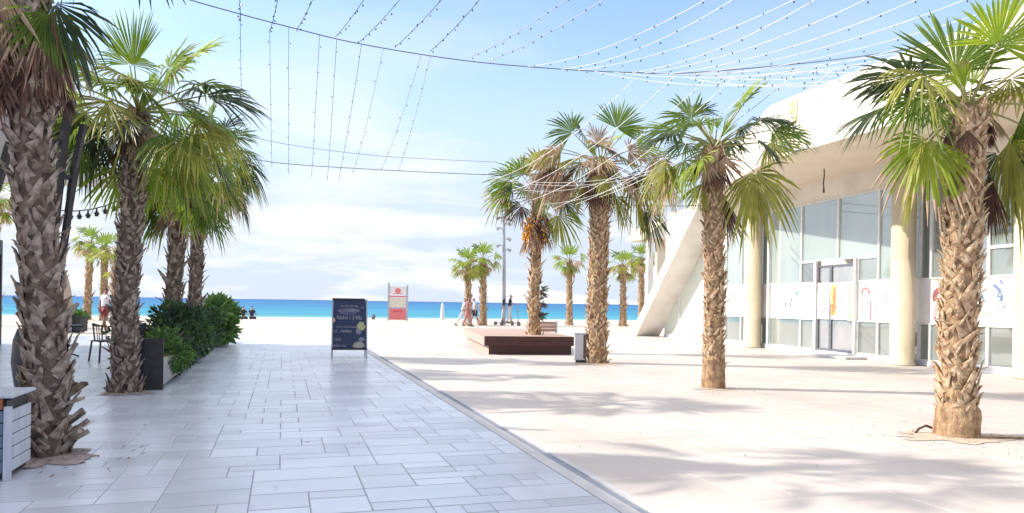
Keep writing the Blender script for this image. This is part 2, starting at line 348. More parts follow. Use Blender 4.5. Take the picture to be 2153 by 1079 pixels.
# door bay between 1685 and 1848
pane(1720, 1685, ZB, 1.06, M_GLASSD); pane(1720, 1685, 2.14, 2.8, M_GLASSD)
pane(1848, 1805, ZB, 1.06, M_GLASSD); pane(1848, 1805, 2.14, 2.8, M_GLASSD)
pane(1762, 1685, 2.8, ZT, M_GLASS); pane(1848, 1762, 2.8, ZT, M_GLASS)
for a, b in ((1720, 1685), (1848, 1805)):
    m_ = MB(); fbox(m_, fs(a), fs(b), -.02, .03, 1.06, 2.14); m_.build('window_film', M_BAND, bld)
m_ = MB(); fbox(m_, fs(1805), fs(1801), -.12, .06, ZB, 2.8); m_.build('door_jamb', M_FRAME, bld); m_ = MB(); fbox(m_, fs(1722), fs(1717), -.12, .06, ZB, 2.8); m_.build('door_jamb', M_FRAME, bld)
def door(p0, p1):
    s0, s1 = sorted((fs(p0), fs(p1))); w_ = 0.055; f = MB()
    fbox(f, s0, s0+w_, -.06, .03, ZB, 2.66); fbox(f, s1-w_, s1, -.06, .03, ZB, 2.66); fbox(f, s0+w_, s1-w_, -.055, .025, 2.6, 2.66); fbox(f, s0+w_, s1-w_, -.055, .025, ZB, ZB+.07)
    fo = f.build('door', M_DKFRAME, bld)
    g = MB(); fbox(g, s0+w_, s1-w_, -.02, -.005, ZB+.07, 2.6); g.build('pane', M_GLASSN, fo)
    g = MB(); fbox(g, s0+w_*.4, s1-w_*.4, -.072, -.062, 1.06, 2.14); g.build('door_film', M_BAND, fo)
    return fo
d1 = door(1801, 1749); d2 = door(1749, 1722)
h = MB(); h.tube([FP(fs(1755), .9, -.13), FP(fs(1755), 1.5, -.13)], .014); h.tube([FP(fs(1755), .95, -.13), FP(fs(1755), .95, -.06)], .01); h.tube([FP(fs(1755), 1.45, -.13), FP(fs(1755), 1.45, -.06)], .01); h.build('handle', M_STEEL, d1)
m_ = MB(); fbox(m_, fs(1830), fs(1700), -.75, -.08, 0.004, 0.07); m_.build('doorstep', M_CONC, bld, bevel=.01)
# right bays
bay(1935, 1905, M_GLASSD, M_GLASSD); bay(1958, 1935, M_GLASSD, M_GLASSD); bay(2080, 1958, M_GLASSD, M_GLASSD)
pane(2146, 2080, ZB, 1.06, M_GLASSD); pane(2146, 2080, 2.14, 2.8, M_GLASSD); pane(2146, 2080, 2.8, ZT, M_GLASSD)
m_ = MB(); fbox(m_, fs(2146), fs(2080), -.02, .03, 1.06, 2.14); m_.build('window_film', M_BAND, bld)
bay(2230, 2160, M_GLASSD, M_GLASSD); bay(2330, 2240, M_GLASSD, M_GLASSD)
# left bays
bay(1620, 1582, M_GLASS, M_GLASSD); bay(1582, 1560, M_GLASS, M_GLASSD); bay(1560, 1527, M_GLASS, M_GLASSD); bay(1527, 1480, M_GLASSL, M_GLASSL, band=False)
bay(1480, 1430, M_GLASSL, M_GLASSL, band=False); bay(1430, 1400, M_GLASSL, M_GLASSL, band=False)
# columns
for px, dia, oo in ((1930, .56, -.45), (1602, .56, -.35), (2190, .5, -.3)):
    c = FP(fs(px), 0, oo); m_ = MB(); m_.lathe([(dia/2+.03, 0.004), (dia/2+.03, .06), (dia/2, .07), (dia/2, ZS)], c, 32); m_.build('column', M_COLUMN, bld, smooth=False)
for ob in bld.children:
    if ob.name.startswith('column'):
        for p in ob.data.polygons: p.use_smooth = len(p.vertices) == 4
# a slim frame post beside each column
m_ = MB(); fbox(m_, fs(1620)-.02, fs(1620)+.08, -.1, .0, ZB, ZT); m_.build('mullion', M_FRAME, bld)
m_ = MB(); fbox(m_, fs(2153)-.0, fs(2146), -.2, .06, 0.01, ZT); m_.build('mullion', M_SOFFIT, bld)
# drawings stuck on the white film
MP = {'pink': mat('pink_print', (0.70, 0.36, 0.38)), 'blue': mat('blue_print', (0.16, 0.22, 0.42)), 'orange': mat('orange_print', (0.75, 0.45, 0.14)),
      'peach': mat('peach_print', (0.76, 0.58, 0.42)), 'red': mat('red_print', (0.62, 0.22, 0.22)), 'teal': mat('teal_print', (0.13, 0.30, 0.42)), 'maroon': mat('maroon_print', (0.30, 0.10, 0.12)), 'grey': mat('grey_print', (0.35, 0.37, 0.42))}
def stroke(px, pts, w_, c, o=-.026, par=None):
    s0 = fs(px); mb = MB(); P = [FP(s0 - a, z, o) for a, z in pts]
    for i in range(len(P)-1):
        d_ = (P[i+1]-P[i]).normalized(); n_ = d_.cross(bin_).normalized()*w_/2; e = d_*w_*.3
        mb.prism([P[i]-n_-e, P[i+1]-n_+e, P[i+1]+n_+e, P[i]+n_-e], bin_*(-.003-.0006*i))
    return mb.build('drawing', MP[c], par or bld)
def arc(cx, cz, r, a0, a1, n=8): return [(cx+r*cos(radians(a0+(a1-a0)*i/n)), cz+r*sin(radians(a0+(a1-a0)*i/n))) for i in range(n+1)]
stroke(1652, [(0, 1.38), (.05, 1.65)], .05, 'blue'); stroke(1662, [(0, 1.4), (.1, 1.68)], .05, 'blue'); stroke(1676, [(0, 1.78), (.03, 1.9)], .08, 'teal')
stroke(1634, [(0, 1.35), (.12, 1.45), (.25, 1.38), (.4, 1.5)], .04, 'pink')
stroke(1697, arc(.1, 1.75, .13, 200, -60) , .035, 'pink'); stroke(1703, [(0, 1.25), (.03, 1.7)], .03, 'pink')
stroke(1728, arc(.1, 1.4, .12, 160, -100), .03, 'pink', -.078); stroke(1738, [(0, 1.2), (.1, 1.5), (.2, 1.25)], .03, 'pink', -.078)
stroke(1757, [(0, 1.25), (0, 2.0)], .2, 'orange', -.082); stroke(1795, [(0, 1.12), (0, 2.04)], .28, 'peach', -.082)
stroke(1759, [(0, 1.3), (0, 1.95)], .03, 'maroon', -.088)
stroke(1820, arc(.02, 1.8, .15, 180, 0), .06, 'red'); stroke(1815, [(0, 1.15), (0, 1.8)], .03, 'pink'); stroke(1832, [(0, 1.1), (0, 1.6)], .05, 'red')
stroke(1861, [(0, 1.95), (.06, 1.8), (.05, 1.5)], .035, 'grey')
stroke(1543, arc(.05, 1.75, .15, 0, 330, 10), .07, 'pink'); stroke(1571, [(0, 1.2), (0, 1.5)], .12, 'blue')
stroke(1970, arc(.12, 1.7, .17, 200, -30), .14, 'maroon'); stroke(1966, [(0, 1.2), (.1, 1.6)], .1, 'pink')
stroke(2058, [(0, 1.6), (.08, 1.78), (.16, 1.6)], .05, 'teal'); stroke(2092, [(0, 1.95), (.12, 1.85)], .07, 'blue'); stroke(2104, [(0, 2.05), (.05, 2.0)], .05, 'blue')
stroke(2104, [(-.06, 1.7), (.0, 1.85), (.06, 1.7), (-.06, 1.7)], .03, 'blue'); stroke(2106, [(0, 1.62), (.02, 1.7)], .08, 'blue'); stroke(2104, arc(.03, 1.52, .09, 180, 360), .025, 'grey')
stroke(2062, [(-.1, 1.3), (.3, 1.33)], .05, 'peach')
FA = mat('faint_pink_print', (0.74, 0.58, 0.58)); MP['fp'] = FA; MP['fb'] = mat('faint_blue_print', (0.55, 0.62, 0.72))
for px, pts, w_, c in ((1640, [(0, 1.2), (.2, 1.28), (.5, 1.2)], .05, 'fp'), (1655, arc(0, 1.85, .12, 0, 300), .03, 'fb'), (1690, [(0, 1.9), (.15, 2.0), (.2, 1.85)], .04, 'fp'), (1712, [(0, 1.2), (.06, 1.6), (-.04, 1.9)], .04, 'fb'),
                       (1840, [(0, 1.3), (.1, 1.7), (.0, 1.95)], .05, 'fp'), (1870, arc(0, 1.5, .15, 90, 360), .03, 'fp'), (1885, [(0, 1.2), (0, 1.9)], .03, 'fb'), (1895, [(0, 1.6), (.15, 1.8)], .04, 'fp'),
                       (1535, [(0, 1.25), (.2, 1.4), (.4, 1.25)], .05, 'fp'), (1565, arc(0, 1.8, .12, 0, 200), .04, 'fb'), (2000, [(0, 1.3), (.2, 1.9)], .06, 'fb'), (2075, [(0, 1.2), (.05, 1.5)], .05, 'fp'), (2120, arc(0, 1.35, .1, 0, 300), .03, 'fb')):
    stroke(px, pts, w_, c)
stroke(1785, arc(0, 1.55, .12, 0, 300), .03, 'fp', -.082); stroke(1772, [(0, 1.2), (.06, 1.5), (0, 1.8)], .03, 'fb', -.082)

# roof: deep white edge beam, soffit, end that folds down to the ground
RX = 12.0; zb = 5.2; zt = 6.62
pA = V((RX, -6, 0)); pB = V((RX, 16.4, 0)); 
def fso(px, o):
    a, _ = ray(px, 640); d = FWD + RGT*a; B = BO + bin_*o; det = d.x*(-bdir.y) + bdir.x*d.y
    return (B.x*(-bdir.y) + bdir.x*B.y)/det
def FO(px, y, o):
    return A(px, y, fso(px, o))
OS = -1.15; pT = FO(1470, 394, OS); pE = V((pT.x, pT.y, 0))
IN = FP(-21, 0, 6.5); IN2 = FP(S_END-1.5, 0, 6.5)
mb = MB()
e2 = 0.45
def P(p, z): return (p.x, p.y, z)
vs = [P(pA, zb), P(pB, zb), P(pE, pT.z-.5), P(IN2, pT.z-.5), P(IN, zb), P(pA, zt), P(pB, zt), P(pE, pT.z-.02), P(IN2, pT.z), P(IN, zt+.1)]
mb.add(vs, [(5, 6, 9), (6, 8, 9), (6, 7, 8), (0, 1, 6, 5), (1, 2, 7, 6), (2, 3, 8, 7), (3, 4, 9, 8), (4, 0, 5, 9)])
mb.build('roof', M_WHITE, bld)
mb = MB(); mb.add([(p[0], p[1], p[2]-.004) for p in vs[:5]], [(4, 3, 2, 1, 0)]); mb.build('soffit', M_SOFFIT, bld)
# seam on the edge beam
mb = MB(); mb.box((RX-.012, 15.25, zb+.01), (RX, 15.275, zt-.01)); mb.build('seam', M_CONC, bld)
mb = MB(); mb.box((RX-.02, 15.32, zt-.42), (RX-.002, 15.62, zt-.12)); mb.prism([(RX-.02, 15.32, zt-.42), (RX-.02, 15.5, zt-.42), (RX-.02, 15.4, zt-.75)], (.018, 0, 0)); mb.build('sticker', mat('faded_orange_sticker', (0.75, 0.42, 0.16), (0.6, 0.5, 0.4), 0.6, 9), bld)
# slanted strut, wide flat slab from roof end to the ground
g0 = FO(1322, 700, OS); g0.z = -.1; wv = bin_*1.13
mb = MB(); mb.prism([pT, g0, g0+V((0, -.62, 0)), pT+V((0, -.62, 0))], wv)
so_ = mb.build('slanted_strut', M_WHITE, bld, bevel=.015)
# floodlight and dangling cable under the roof edge
fl = thing('floodlight', 'grey box floodlight on an arm at the lower roof edge', 'floodlight', (RX-.02, 15.3, zb+.14))
m_ = MB(); m_.box((-.30, .02, -.12), (-.14, .32, .14)); m_.build('lamp_housing', M_STEEL, fl, bevel=.01)
m_ = MB(); m_.box((-.315, .05, -.09), (-.302, .29, .11)); m_.build('lamp_glass', M_GLASSD, fl)
m_ = MB(); m_.beam((-.15, .0, -.1), (0, -.35, -.1), .04, .05); m_.beam((-.15, .15, -.1), (0, .1, -.1), .04, .05); m_.beam((0, -.4, -.1), (0, .2, -.1), .03, .06); m_.build('arm', M_STEEL, fl)
cp = FP(fs(1808), 0, -1.2)
m_ = MB(); m_.tube([(cp.x, cp.y, zb), (cp.x+.01, cp.y, 5.0), (cp.x-.01, cp.y+.01, 4.8), (cp.x+.01, cp.y, 4.62)], .018, 6); m_.tube([(cp.x, cp.y, 4.66), (cp.x, cp.y, 4.55)], .03, 6)
tag(m_.build('hanging_cable', M_BROWN), 'short brown cable dangling from the soffit above the glass door', 'cable')

# far beige pavilion behind the strut
pv = thing('beach_pavilion', 'beige beach pavilion with one thin post behind the slanted strut', 'pavilion')
m_ = MB(); q = A(1362, 500, 46); q2 = A(1500, 500, 46); zc = A(1380, 462, 46).z; zd = A(1380, 502, 46).z
m_.prism([(q.x, q.y, zd), (q2.x, q2.y, zd), (q2.x, q2.y, zc+.3), (q.x+1.2, q.y, zc), (q.x, q.y, zd+.25)], (0, 3, 0)); m_.build('roof', M_SOFFIT, pv)
m_ = MB(); m_.box((q.x+.1, q.y+.1, -.02), (q.x+.45, q.y+.4, zd)); m_.build('post', M_WHITE, pv)
m_ = MB(); m_.box((q.x+1.1, q.y+.8, -.02), (q2.x, q.y+1.1, zd)); m_.build('wall', M_SOFFIT, pv)

# ------------------------------------------------------------------ left restaurant terrace
rs = thing('terrace_canopy', 'broad pale flat canopy roof high behind the left palms', 'canopy')
m_ = MB(); m_.box((-16, -14, 4.85), (-5.0, 26.4, 5.12)); m_.build('roof', mat('pale_roof', (0.55, 0.52, 0.52), None, 0.8, 2), rs, bevel=.02)
m_ = MB(); m_.box((-5.0, -14, 4.8), (-4.92, 26.4, 5.16)); m_.build('edge_trim', M_WHITE, rs)
for y in (2, 12, 25.2):
    m_ = MB(); m_.box((-9.9, y, 0), (-9.7, y+.2, 4.85)); m_.build('post', M_BLACK, rs)
kk = thing('glazed_kiosk', 'dark framed glazed kiosk under the canopy at the left edge', 'kiosk', (-7.6, 24.4, 0))
m_ = MB(); m_.box((-2.5, -4, 2.55), (0, 0, 2.95)); m_.build('header', M_BLACK, kk)
for y in (-4, -2.7, -1.4, -.1):
    m_ = MB(); m_.box((-.1, y, 0), (0, y+.1, 2.55)); m_.build('post', M_BLACK, kk)
for y in (-3.9, -2.6, -1.3):
    f_ = MB(); f_.box((-.08, y, .0), (-.02, y+1.2, .06)); f_.box((-.08, y, 1.2), (-.02, y+1.2, 1.26)); fo = f_.build('window', M_BLACK, kk)
    f_ = MB(); f_.box((-.06, y, .06), (-.045, y+1.2, 1.2)); f_.box((-.06, y, 1.26), (-.045, y+1.2, 2.55)); f_.build('pane', M_GLASS, fo)
m_ = MB(); m_.box((-2.5, -.1, 0), (-.1, -.02, 2.55)); m_.build('wall', M_BLACK, kk)

# ------------------------------------------------------------------ palms
def fan(mb, P0, D, Nn, R, n, span, droop, mi, r, fold=0.25, tatter=0.0):
    if not tatter: tatter = .05
    D = D.normalized(); L = Nn.cross(D).normalized(); Nn = D.cross(L).normalized(); hw = span/n/2; tip = DRY if (mi in (LI, OL, GR) and r.random() < .15) else mi
    for k in range(n):
        th = -span/2 + span*(k+.5)/n
        if tatter and r.random() < tatter: continue
        rr = R*(0.74+0.26*cos(th*.75))*r.uniform(.8, 1.08); dr = droop*r.uniform(.4, 2.0); tw = r.uniform(-.03, .03)
        vs = []
        for q, (rf, wf) in enumerate(((.05, 1), (.52, 1.0), (.8, .6), (1.0, .05))):
            rad = rr*rf
            for e in (-1, 0, 1):
                t_ = th + e*hw*wf + tw*q*.5
                p = P0 + D*(cos(t_)*rad) + L*(sin(t_)*rad) + Nn*(fold*abs(sin(th))*rad*.6 + (0.0 if e else 0.018*rf*R*2*wf))
                z = dr*R*(rf**2.6) + (droop*.25*R*abs(sin(th))*rf)
                vs.append((p.x, p.y, p.z-z))
        fs_ = []
        for q in range(3):
            for e in range(2): fs_.append((q*3+e, q*3+e+1, q*3+e+4, q*3+e+3))
        mb.add(vs, fs_[:4], mi); 
        if fs_[4:]: mb.m[-1] = mb.m[-1]
        mb.f += [tuple(i + len(mb.v) - 12 for i in f) for f in fs_[4:]]; mb.m += [tip]*2; mb.c += [None]*2
def leaf(mb, C, phi, psi, pet, R, mi, r, n=26, droop=.22, span=None, bend=.3, twist=None, stem=True, tatter=0, face=None):
    """phi: image-plane angle (0 right, 90 up), psi: towards(-)/away(+) from viewer"""
    a = radians(phi); b = radians(psi)
    d = (RGT*(cos(a)*cos(b)) + UP*(sin(a)*cos(b)) + FWD*sin(b)).normalized()
    pts = []; p = C.copy(); v = d.copy(); steps = 5
    hor = sqrt(max(0, 1-v.z*v.z))
    for i in range(steps+1):
        pts.append(p.copy()); p = p + v*(pet/steps); v = (v - UP*(bend*.2*(.3+hor))).normalized()
    if stem: mb.tube(pts, [.018, .015, .013, .012, .011, .010], 5, DRY if mi in (DRY, BR) else ST, cap=False)
    D = (v - UP*(bend*.5*hor)).normalized()
    if face is not None: Nn = face
    else:
        L = D.cross(UP)
        if L.length < .15: L = D.cross(FWD)
        L.normalize(); Nn = L.cross(D)
        q = Quaternion(D, radians(twist if twist is not None else r.uniform(-40, 40))); Nn = q @ Nn
    fan(mb, pts[-1], D, Nn, R, n, span or radians(r.uniform(170, 230)), droop, mi, r, tatter=tatter)
def trunk(mb, pts, r0, r1, r, boots, blen, bw, flare=1.25, mi=0, bmi=1, hang=0.0, clean=0.0, lean=.95):
    n = 14; H = len(pts); 
    def at_(t):
        f = t*(H-1); i = min(int(f), H-2); return pts[i].lerp(pts[i+1], f-i)
    lv = 48; vs = []; fs_ = []
    def rad(t): return (r0 + (r1-r0)*t)*(1 + (flare-1)*max(0, 1-t/.12)**2)
    for i in range(lv+1):
        t = i/lv; c = at_(t); 
        for k in range(n):
            a = 2*pi*k/n; R_ = rad(t)*((1.12 if t < clean*1.3 else .92)+r.uniform(-.05, .06)); vs.append(c + V((cos(a)*R_, sin(a)*R_, 0)))
    for i in range(lv):
        for k in range(n): fs_.append((i*n+k, i*n+(k+1) % n, (i+1)*n+(k+1) % n, (i+1)*n+k))
    fs_.append(tuple(lv*n+k for k in range(n))); mb.add(vs, fs_, mi)
    for i in range(boots):
        t = clean + (1-clean)*(i+r.random())/boots; t = min(t, .995); a = i*2.39996 + r.uniform(-.3, .3); c = at_(t); R_ = rad(t)*.92
        o = V((cos(a), sin(a), 0)); tg = V((-sin(a), cos(a), 0)); side = (1 if i % 2 else -1)*r.uniform(.15, lean) 
        L_ = blen*r.choice((.5, .8, 1, 1, 1.3, 1.7))*r.uniform(.8, 1.2); W_ = bw*r.uniform(.45, 1.35); out_ = r.uniform(.0, .2); 
        dirv = (UP + tg*side + o*out_).normalized()
        if r.random() < .12: dirv = (UP*.6 + tg*side*1.3 + o*.8).normalized(); L_ *= .7
        wd = (tg - dirv*tg.dot(dirv)).normalized(); p0 = c + o*R_ - UP*L_*.25
        secs = [(0, 1.0, -.01, .012), (.4, .7, .004, .014), (.8, .42, .010, .010), (1.0, .26, .030, .004)]; vv = []
        for f, wf, oo, tk in secs:
            q = p0 + dirv*(L_*f) + o*oo; 
            j = r.uniform(-.008, .008)
            vv += [q - wd*(W_*wf/2), q + wd*(W_*wf/2) + UP*j, q + wd*(W_*wf/2) + o*tk, q + o*(tk*1.6), q - wd*(W_*wf/2) + o*tk]
        ff = []
        for s_ in range(3):
            for k in range(5): ff.append((s_*5+k, s_*5+(k+1) % 5, (s_+1)*5+(k+1) % 5, (s_+1)*5+k))
        ff.append((15, 16, 17, 18, 19)); mb.add(vv, ff, bmi)
def palm(label, base, path, r0, r1, leaves, seed, boots=150, blen=.2, bw=.1, group=None, grey=False, nrand=10, lr=(.45, .6), pet=(.5, .8), shades=(GR, LI, OL, GR, DK),
         skirt=0, skirt_len=.5, skirt_mat=(DRY, BR), flare=1.25, clean=0.0, n=34, ctop=None, elev=(-35, 75)):
    """path: list of offsets from base (last = crown heart)"""
    r = random.Random(seed); t = thing('palm_tree', label, 'palm tree', base, 0, group)
    pts = [V((0, 0, -.03))] + [V(p) for p in path]
    # smooth the path
    sm = []
    for i in range(len(pts)-1):
        for k in range(6): sm.append(pts[i].lerp(pts[i+1], k/6))
    sm.append(pts[-1])
    mb = MB(); trunk(mb, sm, r0, r1, r, boots, blen, bw, flare=flare, clean=clean)
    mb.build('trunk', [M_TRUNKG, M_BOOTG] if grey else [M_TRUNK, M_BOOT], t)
    C = pts[-1]; mb = MB()
    for lf in leaves:
        phi, psi, pl, R, mi = lf[:5]; kw = lf[5] if len(lf) > 5 else {}
        leaf(mb, C, phi, psi, pl, R, mi, r, n=n, **kw)
    for i in range(nrand):
        az = r.uniform(0, 2*pi); el = radians(elev[0] + (elev[1]-elev[0])*(i+.5)/nrand)
        d = V((cos(az)*cos(el), sin(az)*cos(el), sin(el))); phi = math.degrees(atan2(d.z, d.dot(RGT))); psi = math.degrees(math.asin(max(-1, min(1, d.dot(FWD)))))
        leaf(mb, C - UP*(.15 if el < 0 else 0), phi, psi, r.uniform(*pet), r.uniform(*lr), r.choice(shades), r, n=n, droop=r.uniform(.15, .4), bend=r.uniform(.25, .6))
    # young spear leaves and leaf bases at the heart
    for i in range(5):
        leaf(mb, C, r.uniform(60, 120), r.uniform(-30, 30), r.uniform(.2, .4), r.uniform(.3, .42), LI, r, n=12, span=radians(50), droop=.02, bend=.05)
    mb.build('crown', LEAFM, t)
    if skirt:
        mb = MB()
        for i in range(skirt):
            az = r.uniform(0, 2*pi); zz = -r.uniform(.1, skirt_len*1.1); o = V((cos(az), sin(az), 0))
            P0 = C + UP*zz + o*(r1*1.1+r.uniform(0, .12)); D = (-UP*1.0 + o*r.uniform(.05, .5)).normalized()
            mb.tube([C + UP*(zz+.25) + o*r1*.8, P0], [.014, .01], 4, DRY, cap=False)
            fan(mb, P0, D, o, r.uniform(.5, 1.0)*skirt_len, 16, radians(r.uniform(50, 120)), .1, r.choice(skirt_mat), r, fold=-.2)
        mb.build('dead_leaf_skirt', LEAFM, t)
    return t
GP = 'palms along the left terrace'; GRR = 'palms across the sunny plaza'
tc_ = lambda x, y, d, base: A(x, y, d) - base       # crown heart relative to base
# R1 nearest right palm
b = G(2012, 916); c = tc_(2035, 228, 8.2, b)
T = dict
R1 = palm('large palm nearest on the right, pale trunk on a sandy patch', b, [(c.x*.2-.02, c.y*.2, c.z*.35), (c.x*.5, c.y*.5, c.z*.7), c], .195, .17,
    [(97, 15, 0.48, 0.83, GR, T(face=-FWD+UP*.2, droop=.05, span=radians(200))), (140, 10, 0.71, 0.75, DK, T(droop=.25)), (152, -25, 0.83, 0.62, OL, T(droop=.45)),
     (163, 20, 0.78, 0.65, DK, T(droop=.35)), (176, 0, 0.46, 0.53, GR, T(bend=.1, droop=.15)), (206, 5, 0.55, 0.66, LI, T(face=-FWD*.8-RGT*.2+UP*.4, droop=.35, bend=.6)), (215, 10, 0.57, 0.60, OL, T(bend=.5, droop=.5)),
     (80, -25, 0.69, 0.75, LI, T(face=-FWD, droop=.1)), (60, 10, 0.86, 0.75, GR), (45, -20, 0.92, 0.78, LI, T(droop=.4)), (30, 15, 0.92, 0.75, OL), (10, -15, 0.57, 0.78, GR, T(droop=.5)), (-8, 0, 0.63, 0.75, LI, T(droop=.6)),
     (-30, -15, 0.57, 0.72, OL, T(bend=.7, droop=.5)), (-28, 20, 0.69, 0.75, DK, T(bend=.7)), (120, 40, 0.69, 0.75, DK), (90, 50, 0.57, 0.75, GR), (55, 50, 0.80, 0.69, DK), (75, 35, 0.57, 0.69, LI)],
    11, boots=520, blen=.14, bw=.075, group=GRR, nrand=4, skirt=10, skirt_len=.3, flare=1.12, elev=(15, 55), clean=.07)
mb = MB(); r = random.Random(4); P0 = V((c.x+.28, c.y-.05, c.z-.75)); mb.tube([V((c.x+.1, c.y, c.z-.35)), P0], .015, 5, 5)
fan(mb, P0, V((.08, 0, -1)), -FWD, .72, 18, radians(38), .02, BR, r); fan(mb, P0+V((.02, .03, .05)), V((.14, 0, -1)), -FWD, .66, 12, radians(30), .02, BR, r)
mb.build('hanging_dead_leaf', LEAFM, R1)
# R2
b = G(1500, 816); c = tc_(1502, 312, 12.5, b)
R2 = palm('palm second from the right, thin trunk with a brown leaf hanging on its right', b, [(c.x*.3+.02, c.y*.3, c.z*.4), (c.x*.6-.04, c.y*.6, c.z*.75), c], .17, .15,
    [(122, 10, 0.65, 0.63, GR, T(face=-FWD+UP*.3, droop=.15)), (104, 30, 0.84, 0.57, DK), (60, 5, 0.89, 0.69, GR, T(droop=.1)), (66, -20, 0.79, 0.63, LI, T(droop=.1)), (38, 0, 0.89, 0.71, DK), (25, -15, 0.95, 0.71, GR), (12, 10, 1.00, 0.75, OL, T(bend=.1, droop=.1)),
     (-18, -10, 0.79, 0.86, OL, T(bend=.6, face=-FWD+UP*.3, droop=.4)), (-30, 10, 0.73, 0.69, OL, T(bend=.6, droop=.5)), (150, 0, 0.79, 0.71, GR), (160, -20, 0.84, 0.63, DK), (180, 10, 0.84, 0.63, OL, T(bend=.5, droop=.5)), (190, -15, 0.63, 0.69, LI, T(bend=.5, droop=.5)),
     (80, 60, 0.53, 0.57, GR), (135, -40, 0.63, 0.57, GR), (45, 50, 0.73, 0.57, DK), (215, 0, 0.32, 0.52, DRY), (-55, 5, 0.21, 0.57, DRY, T(bend=.6)), (200, 5, 0.73, 0.57, DRY, T(droop=.6))],
    23, boots=420, blen=.13, bw=.07, group=GRR, nrand=5, skirt=9, skirt_len=.45, flare=1.08, elev=(-10, 50), clean=.09)
mb = MB(); r = random.Random(8)
for k in range(3): fan(mb, V((c.x+.16+.07*k, c.y+.05*k, c.z-.72-.1*k)), V((.28+.05*k, 0, -1)), -FWD, .75, 14, radians(34), .02, (BR, DRY, BR)[k], r)
fan(mb, V((c.x-.22, c.y, c.z-.6)), V((-.5, 0, -1)), -FWD, .5, 16, radians(80), .1, OL, r)
mb.build('hanging_dead_leaf', LEAFM, R2)
# R3
b = G(1256, 763); c = tc_(1262, 345, 17.4, b)
R3 = palm('thick palm with a broad dry tan crown beside the wooden platform', b, [(c.x*.2-.03, c.y*.2, c.z*.3), (c.x*.6, c.y*.6, c.z*.7), c], .235, .215,
    [(128, 0, 0.98, 0.74, GR, T(face=-FWD+UP*.3, droop=.2)), (112, 25, 1.03, 0.66, DK), (68, 0, 0.92, 0.78, GR, T(face=-FWD, droop=.05)), (58, 25, 1.09, 0.72, LI), (150, 10, 1.03, 0.90, OL, T(droop=.4)), (160, -15, 1.03, 0.90, DRY, T(droop=.5)), (172, 10, 1.15, 0.84, BR, T(droop=.5)),
     (180, 0, 0.80, 0.84, DRY, T(droop=.6)), (190, 15, 0.92, 0.72, DRY), (30, -10, 0.92, 0.72, LI), (15, 10, 1.26, 0.84, DRY, T(droop=.5)), (2, -10, 1.26, 0.84, DRY, T(droop=.7)), (-8, 15, 0.92, 0.84, OL, T(droop=.7)), (100, -20, 0.46, 0.72, DRY),
     (-30, 10, 1.15, 0.78, OL, T(bend=.5, droop=.5)), (-38, -5, 1.55, 0.78, DK, T(bend=.4, droop=.3)), (-58, 10, 0.86, 0.72, OL, T(bend=.4)), (210, 0, 0.80, 0.72, DRY), (225, 10, 0.57, 0.66, OL, T(bend=.5)), (140, 45, 0.80, 0.72, OL), (45, 45, 0.92, 0.72, GR)],
    37, boots=480, blen=.16, bw=.085, group=GRR, nrand=10, shades=(DRY, DRY, OL, BR), skirt=16, skirt_len=.6, flare=1.12, elev=(-20, 40), lr=(.5, .7), pet=(.5, .9))
# R4 on the platform
b = G(1123, 704, .5); c = tc_(1130, 415, 21.3, b)
R4 = palm('palm with an orange fruit cluster growing out of the wooden platform', b, [(c.x*.2-.02, c.y*.2, c.z*.3), (c.x*.6, c.y*.6, c.z*.7), c], .165, .14,
    [(122, 0, 0.79, 0.83, LI, T(face=-FWD+UP*.4, droop=.2)), (150, 0, 0.84, 0.83, LI, T(droop=.3)), (140, -20, 0.95, 0.88, GR), (165, 5, 0.95, 0.77, LI, T(droop=.4)), (110, 20, 0.73, 0.77, OL), (85, 0, 0.84, 0.83, OL), (60, 10, 0.84, 0.77, GR), (30, 0, 0.84, 0.77, OL, T(droop=.5)),
     (5, 0, 0.73, 0.77, DK), (-25, -10, 0.79, 0.83, OL, T(bend=.7, face=-FWD+UP*.2, droop=.3)), (-10, 10, 0.95, 0.66, GR), (190, 0, 0.63, 0.66, DK), (200, 15, 0.53, 0.61, BR), (130, 40, 0.63, 0.77, GR)],
    41, boots=170, blen=.22, bw=.1, group=GRR, nrand=5, skirt=10, skirt_len=.9, flare=1.45, elev=(-10, 30))
mb = MB(); r = random.Random(3)
for side, cx_, n_, dz in ((-1, -.24, 150, 0), (1, .16, 60, -.1)):
    for i in range(n_):
        q = V((r.gauss(0, .085), r.gauss(0, .08), r.gauss(0, .2))); q2 = V((c.x, c.y, c.z)) + RGT*(cx_+q.x) + FWD*(q.y-.2) + UP*(-1.05+dz+q.z)
        s_ = .035; mb.add([q2+V((s_,0,0)), q2+V((-s_,0,0)), q2+V((0,s_,0)), q2+V((0,-s_,0)), q2+V((0,0,s_*1.4)), q2+V((0,0,-s_*1.4))], [(0,2,4),(2,1,4),(1,3,4),(3,0,4),(2,0,5),(1,2,5),(3,1,5),(0,3,5)])
    mb.tube([V((c.x, c.y, c.z-.2)), V(c)+RGT*cx_-FWD*.2-UP*.7], .02, 5)
mb.build('fruit_cluster', M_FRUIT, R4)
mb = MB()      # leafy shoot clinging to the trunk
for i in range(26):
    q = V((c.x*.35, c.y*.35, 1.0)) + RGT*(.08+r.uniform(0, .14)) - FWD*.12 + UP*r.uniform(-.55, .45)
    fan(mb, q, (RGT*r.uniform(.2, 1)+UP*r.uniform(-.5, 1.2)-FWD*r.uniform(0, .5)), -FWD, r.uniform(.12, .28), 3, radians(40), .1, r.choice((DK, DK, BR)), r)
mb.build('side_shoots', LEAFM, R4)

